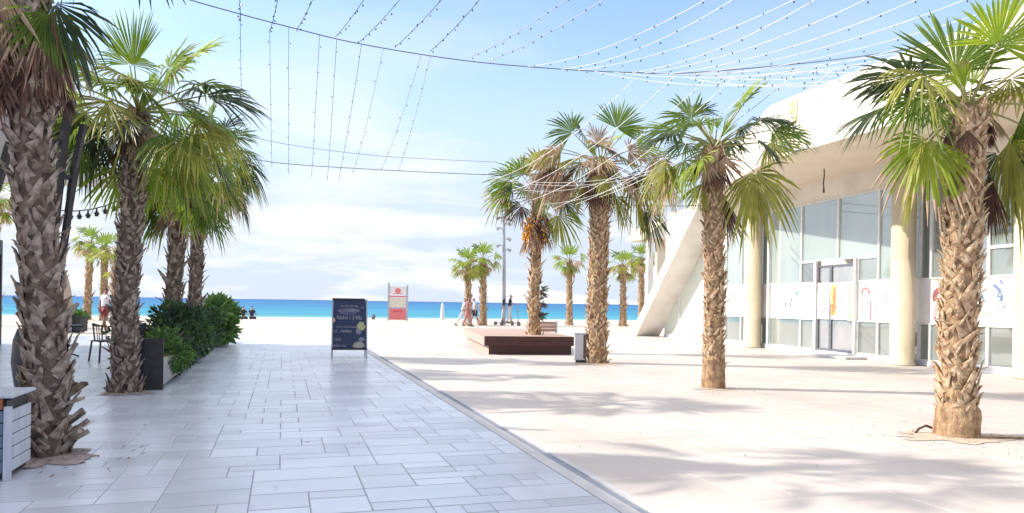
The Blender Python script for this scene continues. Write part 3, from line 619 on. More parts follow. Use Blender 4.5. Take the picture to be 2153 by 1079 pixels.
# left palms (in the canopy's shade)
b = V((-2.0, 7.45, 0)); c = A(52, -40, 6.9) - b
L1 = palm('nearest palm at the left edge, shade-grey trunk and brown skirt, behind a planter box', b, [(.03, -.02, 1.0), (c.x*.55, c.y*.55, c.z*.6), c], .18, .15,
    [(-18, 0, .35, .62, DK, T(bend=.8, face=-FWD*.7+UP*.7, droop=.35)), (-38, -10, .4, .55, GR, T(bend=.8, droop=.4)), (38, 10, 1.1, .7, DK, T(bend=.3)), (60, 0, .8, .7, GR), (90, 0, .8, .7, GR), (130, 0, .8, .7, GR),
     (170, 0, .8, .7, DK), (200, 0, .7, .7, BR), (150, 40, .9, .7, GR), (80, -50, .9, .7, DK), (120, -50, .9, .7, GR), (160, -30, .8, .7, DK)],
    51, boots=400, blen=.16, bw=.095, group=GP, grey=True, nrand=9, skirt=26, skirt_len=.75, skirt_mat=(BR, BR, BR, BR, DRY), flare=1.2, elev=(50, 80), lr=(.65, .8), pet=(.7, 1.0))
mb = MB(); r = random.Random(77)
for i in range(24):                                        # cut stubs splayed round the foot
    a = r.uniform(0, 2*pi); z = r.uniform(0, .62)**1.1; o = V((cos(a), sin(a), 0)); q = o*(.22+.06*(1-z)) + UP*z
    mb.beam(q-o*.1, q+o*r.uniform(.02, .09)+UP*r.uniform(-.02, .16)+V((-o.y, o.x, 0))*r.uniform(-.12, .12), r.uniform(.05, .11), .03, r.choice((0, 1, 1)))
mb.build('cut_stubs', [M_TRUNKG, M_BOOTG], L1)
b = G(263, 824); c = tc_(292, 238, 10.9, b)
L2 = palm('tall bright-crowned palm with flared base in front of the planters', b, [(c.x*.25-.05, c.y*.25, c.z*.3), (c.x*.7-.02, c.y*.7, c.z*.7), c], .175, .145,
    [(58, -5, 0.79, 0.71, LI, T(face=-FWD*.6+UP*.8, droop=.25)), (48, -5, 1.0, 0.85, LI, T(droop=.15, bend=.2, twist=30)), (96, 0, 0.70, 0.85, LI, T(face=-FWD, droop=.0, span=radians(95))), (110, 20, 0.95, 0.63, LI), (75, 30, 0.95, 0.69, GR), (32, 0, 1.00, 0.83, GR, T(droop=.2)), (16, -10, 1.10, 0.92, DK, T(droop=.25, bend=.15)), (5, 5, 0.84, 0.92, OL, T(droop=.5)),
     (-20, -10, 0.66, 0.72, OL, T(bend=.5, droop=.5)), (-35, 10, 0.85, 0.72, GR, T(bend=.4, droop=.5)), (-12, -20, 1.04, 0.62, OL, T(bend=.4)), (135, 0, 0.95, 0.71, LI, T(droop=.2)), (152, -5, 1.05, 0.71, LI, T(bend=.2, droop=.2)), (165, 10, 0.95, 0.69, OL), (178, 0, 0.95, 0.75, OL, T(droop=.5)), (190, 0, 0.73, 0.75, DK, T(droop=.5)),
     (215, 5, 0.7, 0.45, DK, T(bend=.3, droop=.5)), (-90, -60, 0.32, 0.57, DK, T(face=UP, bend=.1)), (250, -20, 0.37, 0.57, OL), (120, -50, 0.63, 0.69, LI), (60, -55, 0.63, 0.69, GR), (30, 50, 0.95, 0.80, GR), (150, 50, 0.95, 0.80, OL), (-15, 50, 0.95, 0.80, DK), (200, 40, 0.84, 0.69, DK)],
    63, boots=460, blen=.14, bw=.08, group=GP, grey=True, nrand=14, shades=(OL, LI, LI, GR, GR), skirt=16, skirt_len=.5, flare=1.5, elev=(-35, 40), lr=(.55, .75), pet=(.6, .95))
b = A(372, 600, 14.6); b.z = 0; c = A(372, 385, 14.6) - b
L3 = palm('left of the twin palms rising out of the planters', b, [(c.x*.2-.08, c.y*.2, c.z*.3), (c.x*.6+.02, c.y*.6, c.z*.7), c], .165, .155,
    [(30, -10, 0.77, 0.66, GR, T(droop=.4)), (10, 0, 0.85, 0.66, OL, T(droop=.5)), (-15, 0, 0.68, 0.66, GR, T(bend=.5, droop=.5)), (-35, -10, 0.59, 0.61, OL, T(bend=.5)), (50, 0, 0.77, 0.66, GR, T(droop=.2)), (75, 0, 0.77, 0.57, LI), (120, 0, 0.68, 0.57, GR), (150, 0, 0.68, 0.57, OL), (180, 0, 0.68, 0.57, LI, T(droop=.5)), (210, 0, 0.51, 0.57, GR, T(bend=.5))],
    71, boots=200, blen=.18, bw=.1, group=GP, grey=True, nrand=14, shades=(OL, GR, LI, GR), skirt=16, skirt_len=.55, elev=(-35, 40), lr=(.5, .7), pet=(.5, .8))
b = A(408, 600, 17.9); b.z = 0; c = A(424, 345, 18.0) - b
L4 = palm('right of the twin palms rising out of the planters', b, [(c.x*.2, c.y*.2, c.z*.3), (c.x*.5, c.y*.5, c.z*.7), c], .165, .155,
    [(60, 0, 1.02, 0.74, DK, T(droop=.3)), (45, -10, 1.02, 0.74, GR), (30, 0, 0.94, 0.74, GR, T(droop=.5)), (15, 10, 0.94, 0.74, DK, T(droop=.5)), (0, 0, 0.94, 0.74, OL, T(droop=.5)), (-18, 0, 0.94, 0.74, DK, T(bend=.5, droop=.5)), (-35, 0, 0.85, 0.70, OL, T(bend=.4)), (-25, -20, 0.85, 0.70, GR, T(bend=.4)), (80, 0, 1.10, 0.74, GR), (100, 0, 0.85, 0.66, GR), (-8, -10, 1.19, 0.49, DK, T(bend=.3)), (140, 0, 0.77, 0.66, OL)],
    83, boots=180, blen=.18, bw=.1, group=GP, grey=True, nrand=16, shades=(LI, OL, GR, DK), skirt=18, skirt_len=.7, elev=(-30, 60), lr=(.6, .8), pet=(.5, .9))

# far palms by the beach
def far_palm(label, x, yb, yc, seed, lean=0.0, group='palms far off by the beach', full=True, pale=True, d=None):
    if d is None: b = G(x, yb, -.02)
    else: b = A(x, yb, d); b.z = -.02
    dd = b.dot(FWD); c = A(x+lean, yc, dd) - b
    return palm(label, b, [(c.x*.3, c.y*.3, c.z*.4), c], .24, .19,
        [(90, 0, .45, .75, LI, T(face=-FWD, droop=.05)), (62, 0, .8, .65, GR), (118, 0, .8, .65, GR), (30, 0, .8, .6, LI), (150, 0, .8, .6, LI), (0, 0, .75, .55, OL, T(droop=.5)), (180, 0, .75, .55, OL, T(droop=.5))] if full else
        [(90, 0, .5, .8, OL), (60, 0, .6, .8, GR), (120, 0, .6, .7, OL)],
        seed, boots=60, blen=.3, bw=.14, group=group, nrand=10 if full else 4, shades=(GR, OL, LI, DRY), lr=(.45, .6), pet=(.5, .8), skirt=8, skirt_len=.6, skirt_mat=(DRY, OL), n=14, elev=(-30, 30))
far_palm('small distant palm left of the walkers, leftmost of the far pair', 984, 684, 556, 101)
far_palm('small distant palm standing right of the walkers, left of the lamp post', 1016, 684, 546, 102)
far_palm('distant palm with drooping dark fronds between the platform palm and the thick palm', 1197, 684, 548, 103)
far_palm('distant palm seen between the thick palm and the slanted strut', 1310, 686, 560, 104)
far_palm('distant palm whose crown shows just left of the slanted strut', 1348, 684, 545, 105)
far_palm('leaning distant palm over the left beach, behind the terrace', 183, 672, 512, 106, lean=8)
far_palm('distant palm half hidden left of the flared palm, with a dry crown', 218, 674, 526, 107, lean=2)
far_palm('short distant palm just left of the flared palm trunk', 242, 676, 560, 108, full=False)
far_palm('distant palm behind the nearest trunk, its fronds sticking out right of it', 78, 672, 500, 109)
far_palm('distant palm showing over the kiosk at the left edge', -10, 672, 420, 110, d=34)

# ------------------------------------------------------------------ soil patches, root
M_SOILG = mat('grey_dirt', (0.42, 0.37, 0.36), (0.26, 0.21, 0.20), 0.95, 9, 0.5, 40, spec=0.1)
def patch(p, rx, ry, seed, name='soil_patch', m=None):
    r = random.Random(seed); n = 30; vs = [V((p.x, p.y, .012))]
    for k in range(n):
        a = 2*pi*k/n; q = r.uniform(.7, 1.25); o = RGT*(cos(a)*rx*q) + FWD*(sin(a)*ry*q); vs.append(V((p.x+o.x, p.y+o.y, .006)))
    mb = MB(); mb.add(vs, [(0, k+1, (k+1) % n+1) for k in range(n)]); struct(mb.build(name, m or M_SOIL))
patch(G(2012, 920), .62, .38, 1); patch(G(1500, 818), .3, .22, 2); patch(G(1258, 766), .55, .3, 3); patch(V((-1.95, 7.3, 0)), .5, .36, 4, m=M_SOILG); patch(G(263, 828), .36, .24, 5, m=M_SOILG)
r = random.Random(66); m_ = MB()
for c_, R_, n_ in ((G(2012, 920), 1.1, 60), (G(1500, 818), .8, 26), (G(1258, 766), 1.2, 30), (V((-1.9, 7.2, 0)), .9, 70), (G(263, 828), .9, 40), (V((.4, 7, 0)), 4.5, 30), (V((6, 9, 0)), 5, 30)):
    for i in range(n_):
        a = r.uniform(0, 2*pi); q = R_*r.random()**.7; p = c_ + V((cos(a)*q, sin(a)*q, .008)); b_ = r.uniform(0, pi); u_ = V((cos(b_), sin(b_), 0))*r.uniform(.01, .035); w_ = V((-sin(b_), cos(b_), 0))*r.uniform(.003, .008)
        m_.add([p-u_, p-w_, p+u_+V((0, 0, .008)), p+w_+V((0, 0, .004))], [(0, 1, 2, 3)])
o = m_.build('leaf_litter', M_BROWN); o['kind'] = 'stuff'; o['label'] = 'small dry leaf scraps scattered on the paving round the palm bases'; o['category'] = 'leaf litter'
q = G(1925, 912)
m_ = MB(); m_.tube([q+V((0, 0, .01)), q+RGT*.05+UP*.05+FWD*.03, q+RGT*.16+UP*.08+FWD*.08, q+RGT*.3+UP*.03+FWD*.1], .014, 6)
tag(m_.build('exposed_root', M_BROWN), 'curved brown root arching from the sand left of the nearest right palm', 'root')
q = G(2050, 921)
m_ = MB(); m_.tube([q+UP*.008, q+RGT*.2-FWD*.05+UP*.012, q+RGT*.45-FWD*.03+UP*.012, q+RGT*.7+FWD*.02+UP*.008], .016, 6)
tag(m_.build('fallen_frond_stem', M_TRUNK), 'thin brown stem lying on the sand right of the nearest right palm', 'stem')

# ------------------------------------------------------------------ wooden platform
pl = thing('wooden_platform', 'low square wooden seating platform with shade-darkened front round a palm', 'platform', (5.2, 19.2, 0), radians(-8))
Wd, Dp = 2.42, 5.9
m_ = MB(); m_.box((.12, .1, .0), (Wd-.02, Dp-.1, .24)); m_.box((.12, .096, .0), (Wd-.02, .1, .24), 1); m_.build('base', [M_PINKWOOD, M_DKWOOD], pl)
m_ = MB()
for i in range(16):
    y0 = .02+i*(Dp/16); m_.box((0.02, y0+.004, .44), (Wd, y0+Dp/16-.006, .5))
m_.build('top_boards', M_PINKWOOD, pl)
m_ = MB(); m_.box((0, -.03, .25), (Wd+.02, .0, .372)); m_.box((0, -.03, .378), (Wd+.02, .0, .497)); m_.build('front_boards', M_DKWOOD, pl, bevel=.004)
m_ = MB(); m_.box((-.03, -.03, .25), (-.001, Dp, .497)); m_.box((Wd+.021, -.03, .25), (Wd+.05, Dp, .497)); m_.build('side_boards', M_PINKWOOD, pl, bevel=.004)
m_ = MB(); m_.box((.02, .02, .24), (Wd-.0, Dp-.02, .25)); m_.build('shadow_gap', M_DARKLINE, pl)
bk = G(1137, 703, .5); bk = A(1153, 702, 22.6); 
bb = thing('bench_backrest', 'small slatted pale wooden backrest behind the platform palm', 'backrest', (bk.x, bk.y, .5), radians(-8))
m_ = MB()
for k in range(3): m_.box((-.26, 0, .04+k*.105), (.22, .03, .135+k*.105))
m_.build('slats', M_PINKWOOD, bb)
m_ = MB(); m_.box((.22, -.03, 0), (.27, .06, .37)); m_.build('post', M_CONC, bb); m_ = MB(); m_.box((-.3, -.03, 0), (-.26, .06, .34)); m_.build('post', M_CONC, bb)
wb = G(1219, 762); bn = thing('waste_bin', 'pale waste bin with brown wooden side against the thick palm', 'bin', (wb.x, wb.y, 0), radians(-20))
m_ = MB(); m_.box((-.14, -.14, .06), (.08, .14, .68)); m_.build('body', M_CONC, bn, bevel=.02)
m_ = MB(); m_.box((.085, -.14, .1), (.15, .14, .66)); m_.build('side_panel', mat('brown_wood', (.20, .12, .07), (.12, .07, .04), .7, 8), bn)
m_ = MB(); m_.box((-.10, -.11, 0), (.14, .11, .06)); m_.build('foot', M_BLACK, bn)
m_ = MB(); m_.box((-.15, -.15, .68), (.15, .15, .71)); m_.build('lid', M_CONC, bn)

# ------------------------------------------------------------------ A-frame board
q = (G(696, 753)+G(773, 756))/2; sg = thing('sandwich_board', 'navy sandwich board with chalk writing on thin legs at the path edge', 'sandwich board', (q.x, q.y, 0), radians(-4))
HH = 1.43; SL = .20; hw = .41
def sp(x, z, front=True, o=0.0):      # point on the slanted face
    t = 1-z/HH; y = (-SL*t*0 + (0 if front else 0)) 
    y = (SL*(z/HH)) if front else (2*SL + .55 - (SL+.25)*(z/HH)); return V((x, y+o, z))
m_ = MB(); m_.prism([sp(-hw, .24), sp(hw, .24), sp(hw-.03, HH-.04), sp(hw-.06, HH), sp(-hw, HH)], (0, .02, 0)); m_.build('front_panel', M_NAVY, sg)
yb = .95
def bp(x, z): return V((x, yb + (SL+.03-yb)*(z/HH), z))
m_ = MB(); m_.prism([bp(-hw+.02, .24), bp(hw-.02, .24), bp(hw-.05, HH-.02), bp(-hw+.02, HH-.02)], (0, .02, 0)); m_.build('back_panel', mat('grey_back_panel', (.28, .27, .30)), sg)
for x in (-hw, hw):
    m_ = MB(); m_.beam(sp(x, 0), sp(x*.98, HH), .03, .03); m_.build('leg', M_STEEL, sg)
    m_ = MB(); m_.beam(bp(x*.98, 0), bp(x*.96, HH), .03, .03); m_.build('leg', M_STEEL, sg)
m_ = MB(); m_.beam(sp(-hw, .235, o=-.012), sp(hw, .235, o=-.012), .03, .05); m_.beam(sp(-hw, HH, o=-.012), sp(hw-.05, HH, o=-.012), .03, .04); m_.build('frame', M_BLACK, sg)
def chalk(rows, m, name='lettering', seed=1):
    r = random.Random(seed); mb = MB()
    for (x0, x1, z, h_, st, w_) in rows:
        x = x0
        while x < x1:
            for k in range(r.choice((1, 2, 2))):
                x_ = x+k*st*.5; a = sp(x_, z, o=-.005); c_ = sp(x_+r.uniform(-.1, .1)*st, z+h_*r.uniform(.7, 1.0), o=-.005)
                mb.beam(a, c_, w_, .004, up=V((0, 1, 0)))
            if r.random() < .6: mb.beam(sp(x, z+h_*r.choice((0, .5, 1)), o=-.006), sp(x+st*.7, z+h_*r.choice((0, .5, 1)), o=-.006), w_, .004, up=V((0, 1, 0)))
            x += st
    return mb.build(name, m, sg)
chalk([(-.22, .20, 1.24, .05, .035, .009), (-.26, .24, 1.12, .08, .05, .013), (-.29, .27, .94, .10, .075, .017), (-.3, .18, .745, .035, .03, .009), (-.22, .06, .63, .06, .04, .016), (-.35, -.3, .62, .08, .03, .014), (-.36, -.22, .44, .06, .045, .014), (-.38, -.1, .29, .05, .04, .012), (.28, .36, 1.2, .06, .04, .01)], M_CHALK)
def blob(cx, cz, rx, rz, m, nm, seed, o=-.004):
    r = random.Random(seed); mb = MB(); n = 14; pts = [sp(cx+cos(2*pi*k/n)*rx*r.uniform(.7, 1.15), cz+sin(2*pi*k/n)*rz*r.uniform(.7, 1.15), o=o) for k in range(n)]
    mb.prism(pts, (0, .003, 0)); return mb.build(nm, m, sg)
blob(-.02, 1.13, .26, .1, mat('smudged_chalk', (.16, .16, .26), (.06, .06, .14), .9, 9), 'drawing', 1, -.002)
blob(.27, .78, .10, .12, M_CHALKY, 'drawing', 2); blob(.22, .65, .07, .08, M_CHALK, 'drawing', 3); blob(.22, .33, .16, .09, mat('grey_chalk', (.38, .36, .34)), 'drawing', 4); blob(.28, .45, .07, .07, M_CHALK, 'drawing', 5); blob(-.38, .92, .04, .06, mat('pink_chalk', (.6, .42, .44)), 'drawing', 6)

# ------------------------------------------------------------------ beach sign and pole
q = G(836, 674, -.02); s2 = thing('beach_information_sign', 'tall white and pale red sign frame on the beach', 'sign', (q.x, q.y, -.02), radians(-17))
for x, hh in ((-.68, 2.75), (.68, 2.6)):
    m_ = MB(); m_.box((x-.06, -.06, 0), (x+.06, .06, hh)); m_.build('post', mat('grey_post', (.45, .45, .5)), s2)
m_ = MB(); m_.box((-.6, -.03, 1.9), (.6, .03, 2.5)); m_.build('panel', M_PWHITE, s2)
m_ = MB(); m_.box((-.6, -.04, 1.7), (.6, .04, 1.82)); m_.build('red_bar', M_RED, s2)
m_ = MB(); m_.box((-.6, -.03, .95), (.6, .03, 1.66)); m_.build('panel', M_PCREAM, s2)
m_ = MB(); m_.box((-.6, -.04, .05), (.6, .04, .9)); m_.build('lower_panel', M_RED, s2)
m_ = MB()
for k in range(6): m_.box((-.34+k*.12, -.047, .62), (-.26+k*.12, -.04, .74))
m_.build('lettering', M_DKRED, s2)
m_ = MB()
m_.prism([(.22*cos(k*pi/6), -.035, 2.18+.2*sin(k*pi/6)) for k in range(12)], (0, .004, 0)); m_.box((-.35, -.036, 1.93), (.35, -.032, 1.98)); m_.build('emblem', M_RED, s2)
q = G(930, 672, -.02); m_ = MB(); m_.tube([q, q+UP*1.2], [.2, .1], 10); m_.tube([q+UP*1.2, q+UP*1.35], [.1, .03], 10)
tag(m_.build('white_beach_marker', M_PWHITE), 'slim white marker post standing at the water line', 'marker')
q = G(785, 672, -.02); m_ = MB(); m_.lathe([(.10, 0), (.16, .15), (.14, .32), (.08, .4)], q, 10)
tag(m_.build('litter_basket', M_DKFRAME), 'tiny dark basket on the beach right of the sandwich board', 'basket')

# ------------------------------------------------------------------ lamp post with spotlights
q = G(1059, 684, -.02); dd = q.dot(FWD); hh = A(1056, 457, dd).z
lp = thing('lamp_post', 'tall grey lamp post with many small spotlights by the beach', 'lamp post', (q.x, q.y, -.02))
m_ = MB(); m_.tube([(0, 0, 0), (-.02, 0, hh*.5), (-.1, 0, hh)], [.13, .11, .08], 10); m_.build('pole', M_STEEL, lp)
for z, sd in ((.995, -1), (.94, 1), (.90, -1), (.80, 1), (.74, -1), (.70, 1), (.985, 1)):
    p = V((-.1*z, 0, hh*z)); m_ = MB(); m_.beam(p, p+RGT*(.22*sd), .05, .05); hd = p+RGT*(.34*sd); m_.tube([hd-RGT*.12*sd+UP*.05, hd+RGT*.12*sd-UP*.07], [.07, .11], 8); m_.build('spotlight', M_STEEL if z < .97 else M_DKFRAME, lp)

# ------------------------------------------------------------------ people
def skinned(name, verts, edges, radii, m, parent, sub=1):
    me = bpy.data.meshes.new(name); me.from_pydata([tuple(v) for v in verts], edges, []); me.materials.append(m)
    o = bpy.data.objects.new(name, me); COL.objects.link(o); o.parent = parent
    md = o.modifiers.new('skin', 'SKIN'); md.use_smooth_shade = True
    for i, r_ in enumerate(radii): me.skin_vertices[0].data[i].radius = r_ if hasattr(r_, '__len__') else (r_, r_)
    me.skin_vertices[0].data[0].use_root = True
    s = o.modifiers.new('sub', 'SUBSURF'); s.levels = sub; s.render_levels = sub
    return o
def limb(p, ang, L, sidev=0.0):   # ang: degrees from straight down, + forward (x)
    a = radians(ang); return p + V((sin(a)*L, sidev*L, -cos(a)*L))
def person(label, loc, rz, hipL, kneeL, hipR, kneeR, armL, elbL, armR, elbR, shirt, bottom, skin=M_SKIN, long_leg=False, pelvis_z=None, lean=4, h=1.0, hair=True, group=None, sleeves=True):
    t = thing('person', label, 'person', loc, rz, group); t.scale = (h, h, h)
    pel = V((0, 0, 0)); ch = pel + V((sin(radians(lean))*.3, 0, .3)); nb = pel + V((sin(radians(lean))*.5, 0, .5)); nk = nb + V((.01, 0, .07)); hd = nk + V((.03, 0, .11)); ht = hd + V((0, 0, .09))
    vs = [pel, ch, nb, nk, hd, ht]; ed = [(0,1),(1,2),(2,3),(3,4),(4,5)]; ra = [(.135,.10),(.14,.10),(.10,.075),(.052,.052),(.085,.09),(.05,.055)]
    def ad(p, par, r_): vs.append(p); ra.append(r_); ed.append((par, len(vs)-1)); return len(vs)-1
    ad(hd + V((.105, 0, -.01)), 4, .016)      # nose
    J = {}; low = 0
    for sd, hip, knee, nm in ((1, hipL, kneeL, 'L'), (-1, hipR, kneeR, 'R')):
        hp = pel + V((0, sd*.095, -.05)); i0 = ad(hp, 0, .095); kn = limb(hp, hip, .42); i1 = ad(kn, i0, .058); an = limb(kn, hip-knee, .41); i2 = ad(an, i1, .038)
        toe = an + V((cos(radians((hip-knee)*.5))*.17, 0, -.05 + sin(radians((hip-knee)*.3))*.1)); ad(toe, i2, (.03, .04)); J[nm] = (hp, kn, an, toe); low = min(low, an.z-.04, toe.z-.03)
    for sd, arm, elb, nm in ((1, armL, elbL, 'l'), (-1, armR, elbR, 'r')):
        sh = nb + V((0, sd*.175, -.03)); i0 = ad(sh, 2, .055); el = limb(sh, arm, .28, sd*.12); i1 = ad(el, i0, .042); wr = limb(el, arm+elb, .25); i2 = ad(wr, i1, .027); hn = limb(wr, arm+elb, .08); i3 = ad(hn, i2, (.035, .016))
        for k, L_ in enumerate((.06, .072, .068, .052)): ad(limb(hn, arm+elb+8, L_) + V(((k-1.5)*.017, 0, 0)), i3, .009)
        ad(limb(wr, arm+elb+50, .07), i2, .010); J[nm] = (sh, el, wr)
    dz = pelvis_z if pelvis_z is not None else -low
    vs = [v+V((0, 0, dz)) for v in vs]; J = {k: [p+V((0, 0, dz)) for p in q] for k, q in J.items()}
    up_ = V((0, 0, dz)); skinned('body', vs, ed, ra, skin, t)
    P_ = [pel+up_+V((0, 0, .02)), ch+up_, nb+up_-V((0, 0, .015))]
    v2 = P_[:]; e2 = [(0, 1), (1, 2)]; r2 = [(.15, .115), (.155, .115), (.12, .09)]
    if sleeves:
        for k in 'lr': s_, e_, w_ = J[k]; v2 += [s_, s_.lerp(e_, .6)]; r2 += [.07, .058]; e2 += [(2, len(v2)-2), (len(v2)-2, len(v2)-1)]
    skinned('shirt', v2, e2, r2, shirt, t)
    v2 = [pel+up_]; r2 = [(.155, .12)]; e2 = []
    for k in 'LR':
        hp, kn, an, toe = J[k]; pts = [hp, hp.lerp(kn, .75)] if not long_leg else [hp, kn, kn.lerp(an, .85)]
        rr = [.112, .085] if not long_leg else [.108, .075, .058]; par = 0
        for p, r_ in zip(pts, rr): v2.append(p); r2.append(r_); e2.append((par, len(v2)-1)); par = len(v2)-1
    skinned('trousers' if long_leg else 'shorts', v2, e2, r2, bottom, t)
    for k in 'LR':
        hp, kn, an, toe = J[k]; skinned('shoe', [an+V((-.03, 0, -.03)), toe+V((.01, 0, 0))], [(0, 1)], [(.04, .045), (.035, .045)], M_DARKC, t)
    if hair: skinned('hair', [hd+up_+V((-.025, 0, .035)), hd+up_+V((-.01, 0, .085))], [(0, 1)], [(.088, .095), (.07, .08)], M_HAIR, t)
    return t
WK = 'people walking along the beach'
def gp(x, y): return G(x, y, -.02)
d180 = radians(-17.2)
person('walker in white top leaning into a long stride, leftmost of three', gp(973, 686), d180, 30, 8, -28, 12, -30, 30, 25, 25, M_SHIRTW, M_SHIRTW, long_leg=True, lean=8, group=WK)
person('walker in pale red clothes in the middle of three', gp(984, 687), d180-.5, 14, 5, -16, 14, -18, 20, 15, 20, M_SHIRTP, M_SHIRTP, long_leg=True, skin=M_SKIND, group=WK)
person('walker in white shirt and black shorts, rightmost of three', gp(998, 685), d180+3.1, 22, 5, -18, 20, -20, 20, 22, 30, M_SHIRTW, M_DARKC, group=WK)
def scooter(label, x, y, rz):
    p = gp(x, y); t = thing('electric_scooter', label, 'scooter', (p.x, p.y, -.02), rz, 'electric scooters at the beach')
    m_ = MB(); m_.box((-.42, -.08, .13), (.38, .08, .18)); m_.build('deck', M_STEEL, t, bevel=.02)
    m_ = MB(); m_.tube([(.38, 0, .16), (.52, 0, .3)], .03, 8); m_.tube([(.58, 0, .14), (.46, 0, 1.1)], .025, 8); m_.build('stem', M_STEEL, t)
    m_ = MB(); m_.tube([(.46, -.25, 1.1), (.46, .25, 1.1)], .02, 8); m_.build('handlebar', M_BLACK, t)
    for xx in (-.48, .58):
        m_ = MB(); m_.tube([(xx, -.03, .12), (xx, .03, .12)], .12, 16); wh = m_.build('wheel', M_BLACK, t); m_ = MB(); m_.tube([(xx, -.034, .12), (xx, .034, .12)], .05, 10); m_.build('hub', M_STEEL, wh)
    return t
scooter('electric scooter under the rider by the lamp post', 1058, 684, d180)
scooter('electric scooter under the front rider right of the lamp post', 1071, 685, d180)
p = gp(1058, 684); person('scooter rider in navy top and grey trousers beside the lamp post', (p.x, p.y, .16), d180, 6, 4, -4, 6, 25, 55, 22, 60, M_NAVYC, M_GREYC, long_leg=True, group='scooter riders', skin=M_SKIND)
p = gp(1071, 685); person('scooter rider in dark top and white trousers, front of the two', (p.x, p.y, .16), d180, 8, 4, -6, 6, 30, 50, 26, 55, M_NAVYC, M_SHIRTW, long_leg=True, group='scooter riders')
for (x, lab, c1) in ((512, 'person in black seated on the sand, left of the seated pair', M_DARKC), (530, 'person in dark blue seated on the sand, right of the seated pair', M_NAVYC)):
    p = gp(x, 671); person(lab, (p.x, p.y, -.02), d180+pi/2, 100, 120, 95, 115, 40, 40, 35, 45, c1, c1, pelvis_z=.13, lean=-8, group='people sitting by the sea', long_leg=True)
p = G(219, 700); person('bather in dark red shorts with a pale top walking beside the flared palm', (p.x, p.y, 0), d180+1.2, 12, 4, -10, 10, -10, 15, 12, 20, M_PWHITE, M_REDC, skin=M_SKIND)

# ------------------------------------------------------------------ terrace furniture
def table(label, p, rz):
    t = thing('cafe_table', label, 'table', p, rz)
    m_ = MB(); m_.box((-.4, -.35, .70), (.4, .35, .74)); m_.build('tabletop', M_BLACK, t, bevel=.01)
    m_ = MB(); m_.tube([(0, 0, .03), (0, 0, .70)], .035, 10); m_.build('pedestal', M_BLACK, t)
    for k in range(4):
        a = k*pi/2+.4; m_ = MB(); m_.tube([(0, 0, .12), (.2*cos(a), .2*sin(a), .08), (.38*cos(a), .38*sin(a), .015)], .018, 6); m_.build('foot', M_BLACK, t)
    return t
def chair(label, p, rz, group='black terrace chairs'):
    t = thing('terrace_chair', label, 'chair', p, rz, group)
    m_ = MB(); m_.box((-.22, -.22, .43), (.22, .22, .46)); m_.build('seat', M_BLACK, t, bevel=.01)
    for x, y in ((-1, -1), (1, -1), (-1, 1), (1, 1)):
        m_ = MB(); m_.beam((x*.24, y*.24, 0), (x*.2, y*.2, .43), .03, .03); m_.build('leg', M_BLACK, t)
    m_ = MB(); pts = [V((.24*cos(a), .02+.24*sin(a), .82-.06*abs(cos(a)))) for a in [radians(-10+k*20) for k in range(11)]]; m_.tube(pts, .018, 6)
    for a in (20, 55, 90, 125, 160): q = V((.24*cos(radians(a)), .02+.24*sin(radians(a)), 0)); m_.tube([q*.85+UP*.45, q+UP*.8], .01, 5)
    for k in (0, -1): m_.tube([pts[k], V((pts[k].x*.9, pts[k].y, .45))], .015, 5)
    m_.build('backrest', M_BLACK, t); return t
table('black square cafe table on the terrace, partly behind the nearest palm', G(140, 752)-V((.1, 0, 0)), .3)
ch0 = chair('black curved-back chair just left of the flared palm', G(222, 760), 2.2)
copy_tree(ch0, G(318, 745), -1.3, 'black round-back chair between the flared palm and the planters')
copy_tree(ch0, G(75, 745), .5, 'black chair behind the nearest palm trunk')
copy_tree(ch0, G(340, 728), 2.6, 'black chair furthest back beside the planters')
# two distant planter boxes
def leaves_blob(mb, c, rx, ry, rz, n, size, mis, r, up=.3):
    for i in range(n):
        while True:
            q = V((r.uniform(-1, 1), r.uniform(-1, 1), r.uniform(-1, 1)))
            if .25 < q.length < 1: break
        p = V((c[0]+q.x*rx, c[1]+q.y*ry, c[2]+q.z*rz)); d = (q + UP*up + V((r.uniform(-.6, .6), r.uniform(-.6, .6), r.uniform(-.6, .6)))).normalized(); s = size*r.uniform(.6, 1.3)
        x = d.cross(V((r.uniform(-1, 1), r.uniform(-1, 1), r.uniform(-1, 1)))).normalized()*s*.22; n_ = x.cross(d).normalized()*s*.06
        mb.add([p, p+d*s*.45-x, p+d*s*.5+n_, p+d*s*.45+x, p+d*s], [(0, 1, 2), (0, 2, 3), (1, 4, 2), (2, 4, 3)], r.choice(mis))
M_LF = [mat('shrub_leaf_green', (.09, .19, .045), (.05, .12, .03), .5, 5, transl=.3), mat('shrub_leaf_light', (.20, .33, .08), (.12, .23, .05), .5, 5, transl=.35), mat('shrub_leaf_dark', (.035, .08, .04), (.02, .05, .03), .5, 5, transl=.15), mat('shrub_stem', (.14, .10, .06))]
r = random.Random(9)
for (x0, y0, wd, m_b, lab) in ((128, 699, .9, M_CONC, 'pale planter box with low green plants at the far terrace edge'), (163, 699, .5, M_BLACK, 'black planter box at the far terrace edge')):
    p = G(x0, y0); t = thing('planter_box', lab, 'planter', p, radians(-17)); m_ = MB(); m_.box((-wd/2, -.25, .04), (wd/2, .25, .62)); m_.build('box', m_b, t, bevel=.01)
    m_ = MB(); m_.box((-wd/2+.08, -.2, 0), (wd/2-.08, .2, .04)); m_.build('feet', M_BLACK, t)
    m_ = MB(); leaves_blob(m_, (0, 0, .68), wd*.5, .25, .14, 240, .14, (0, 1), r); m_.build('plants', M_LF, t)
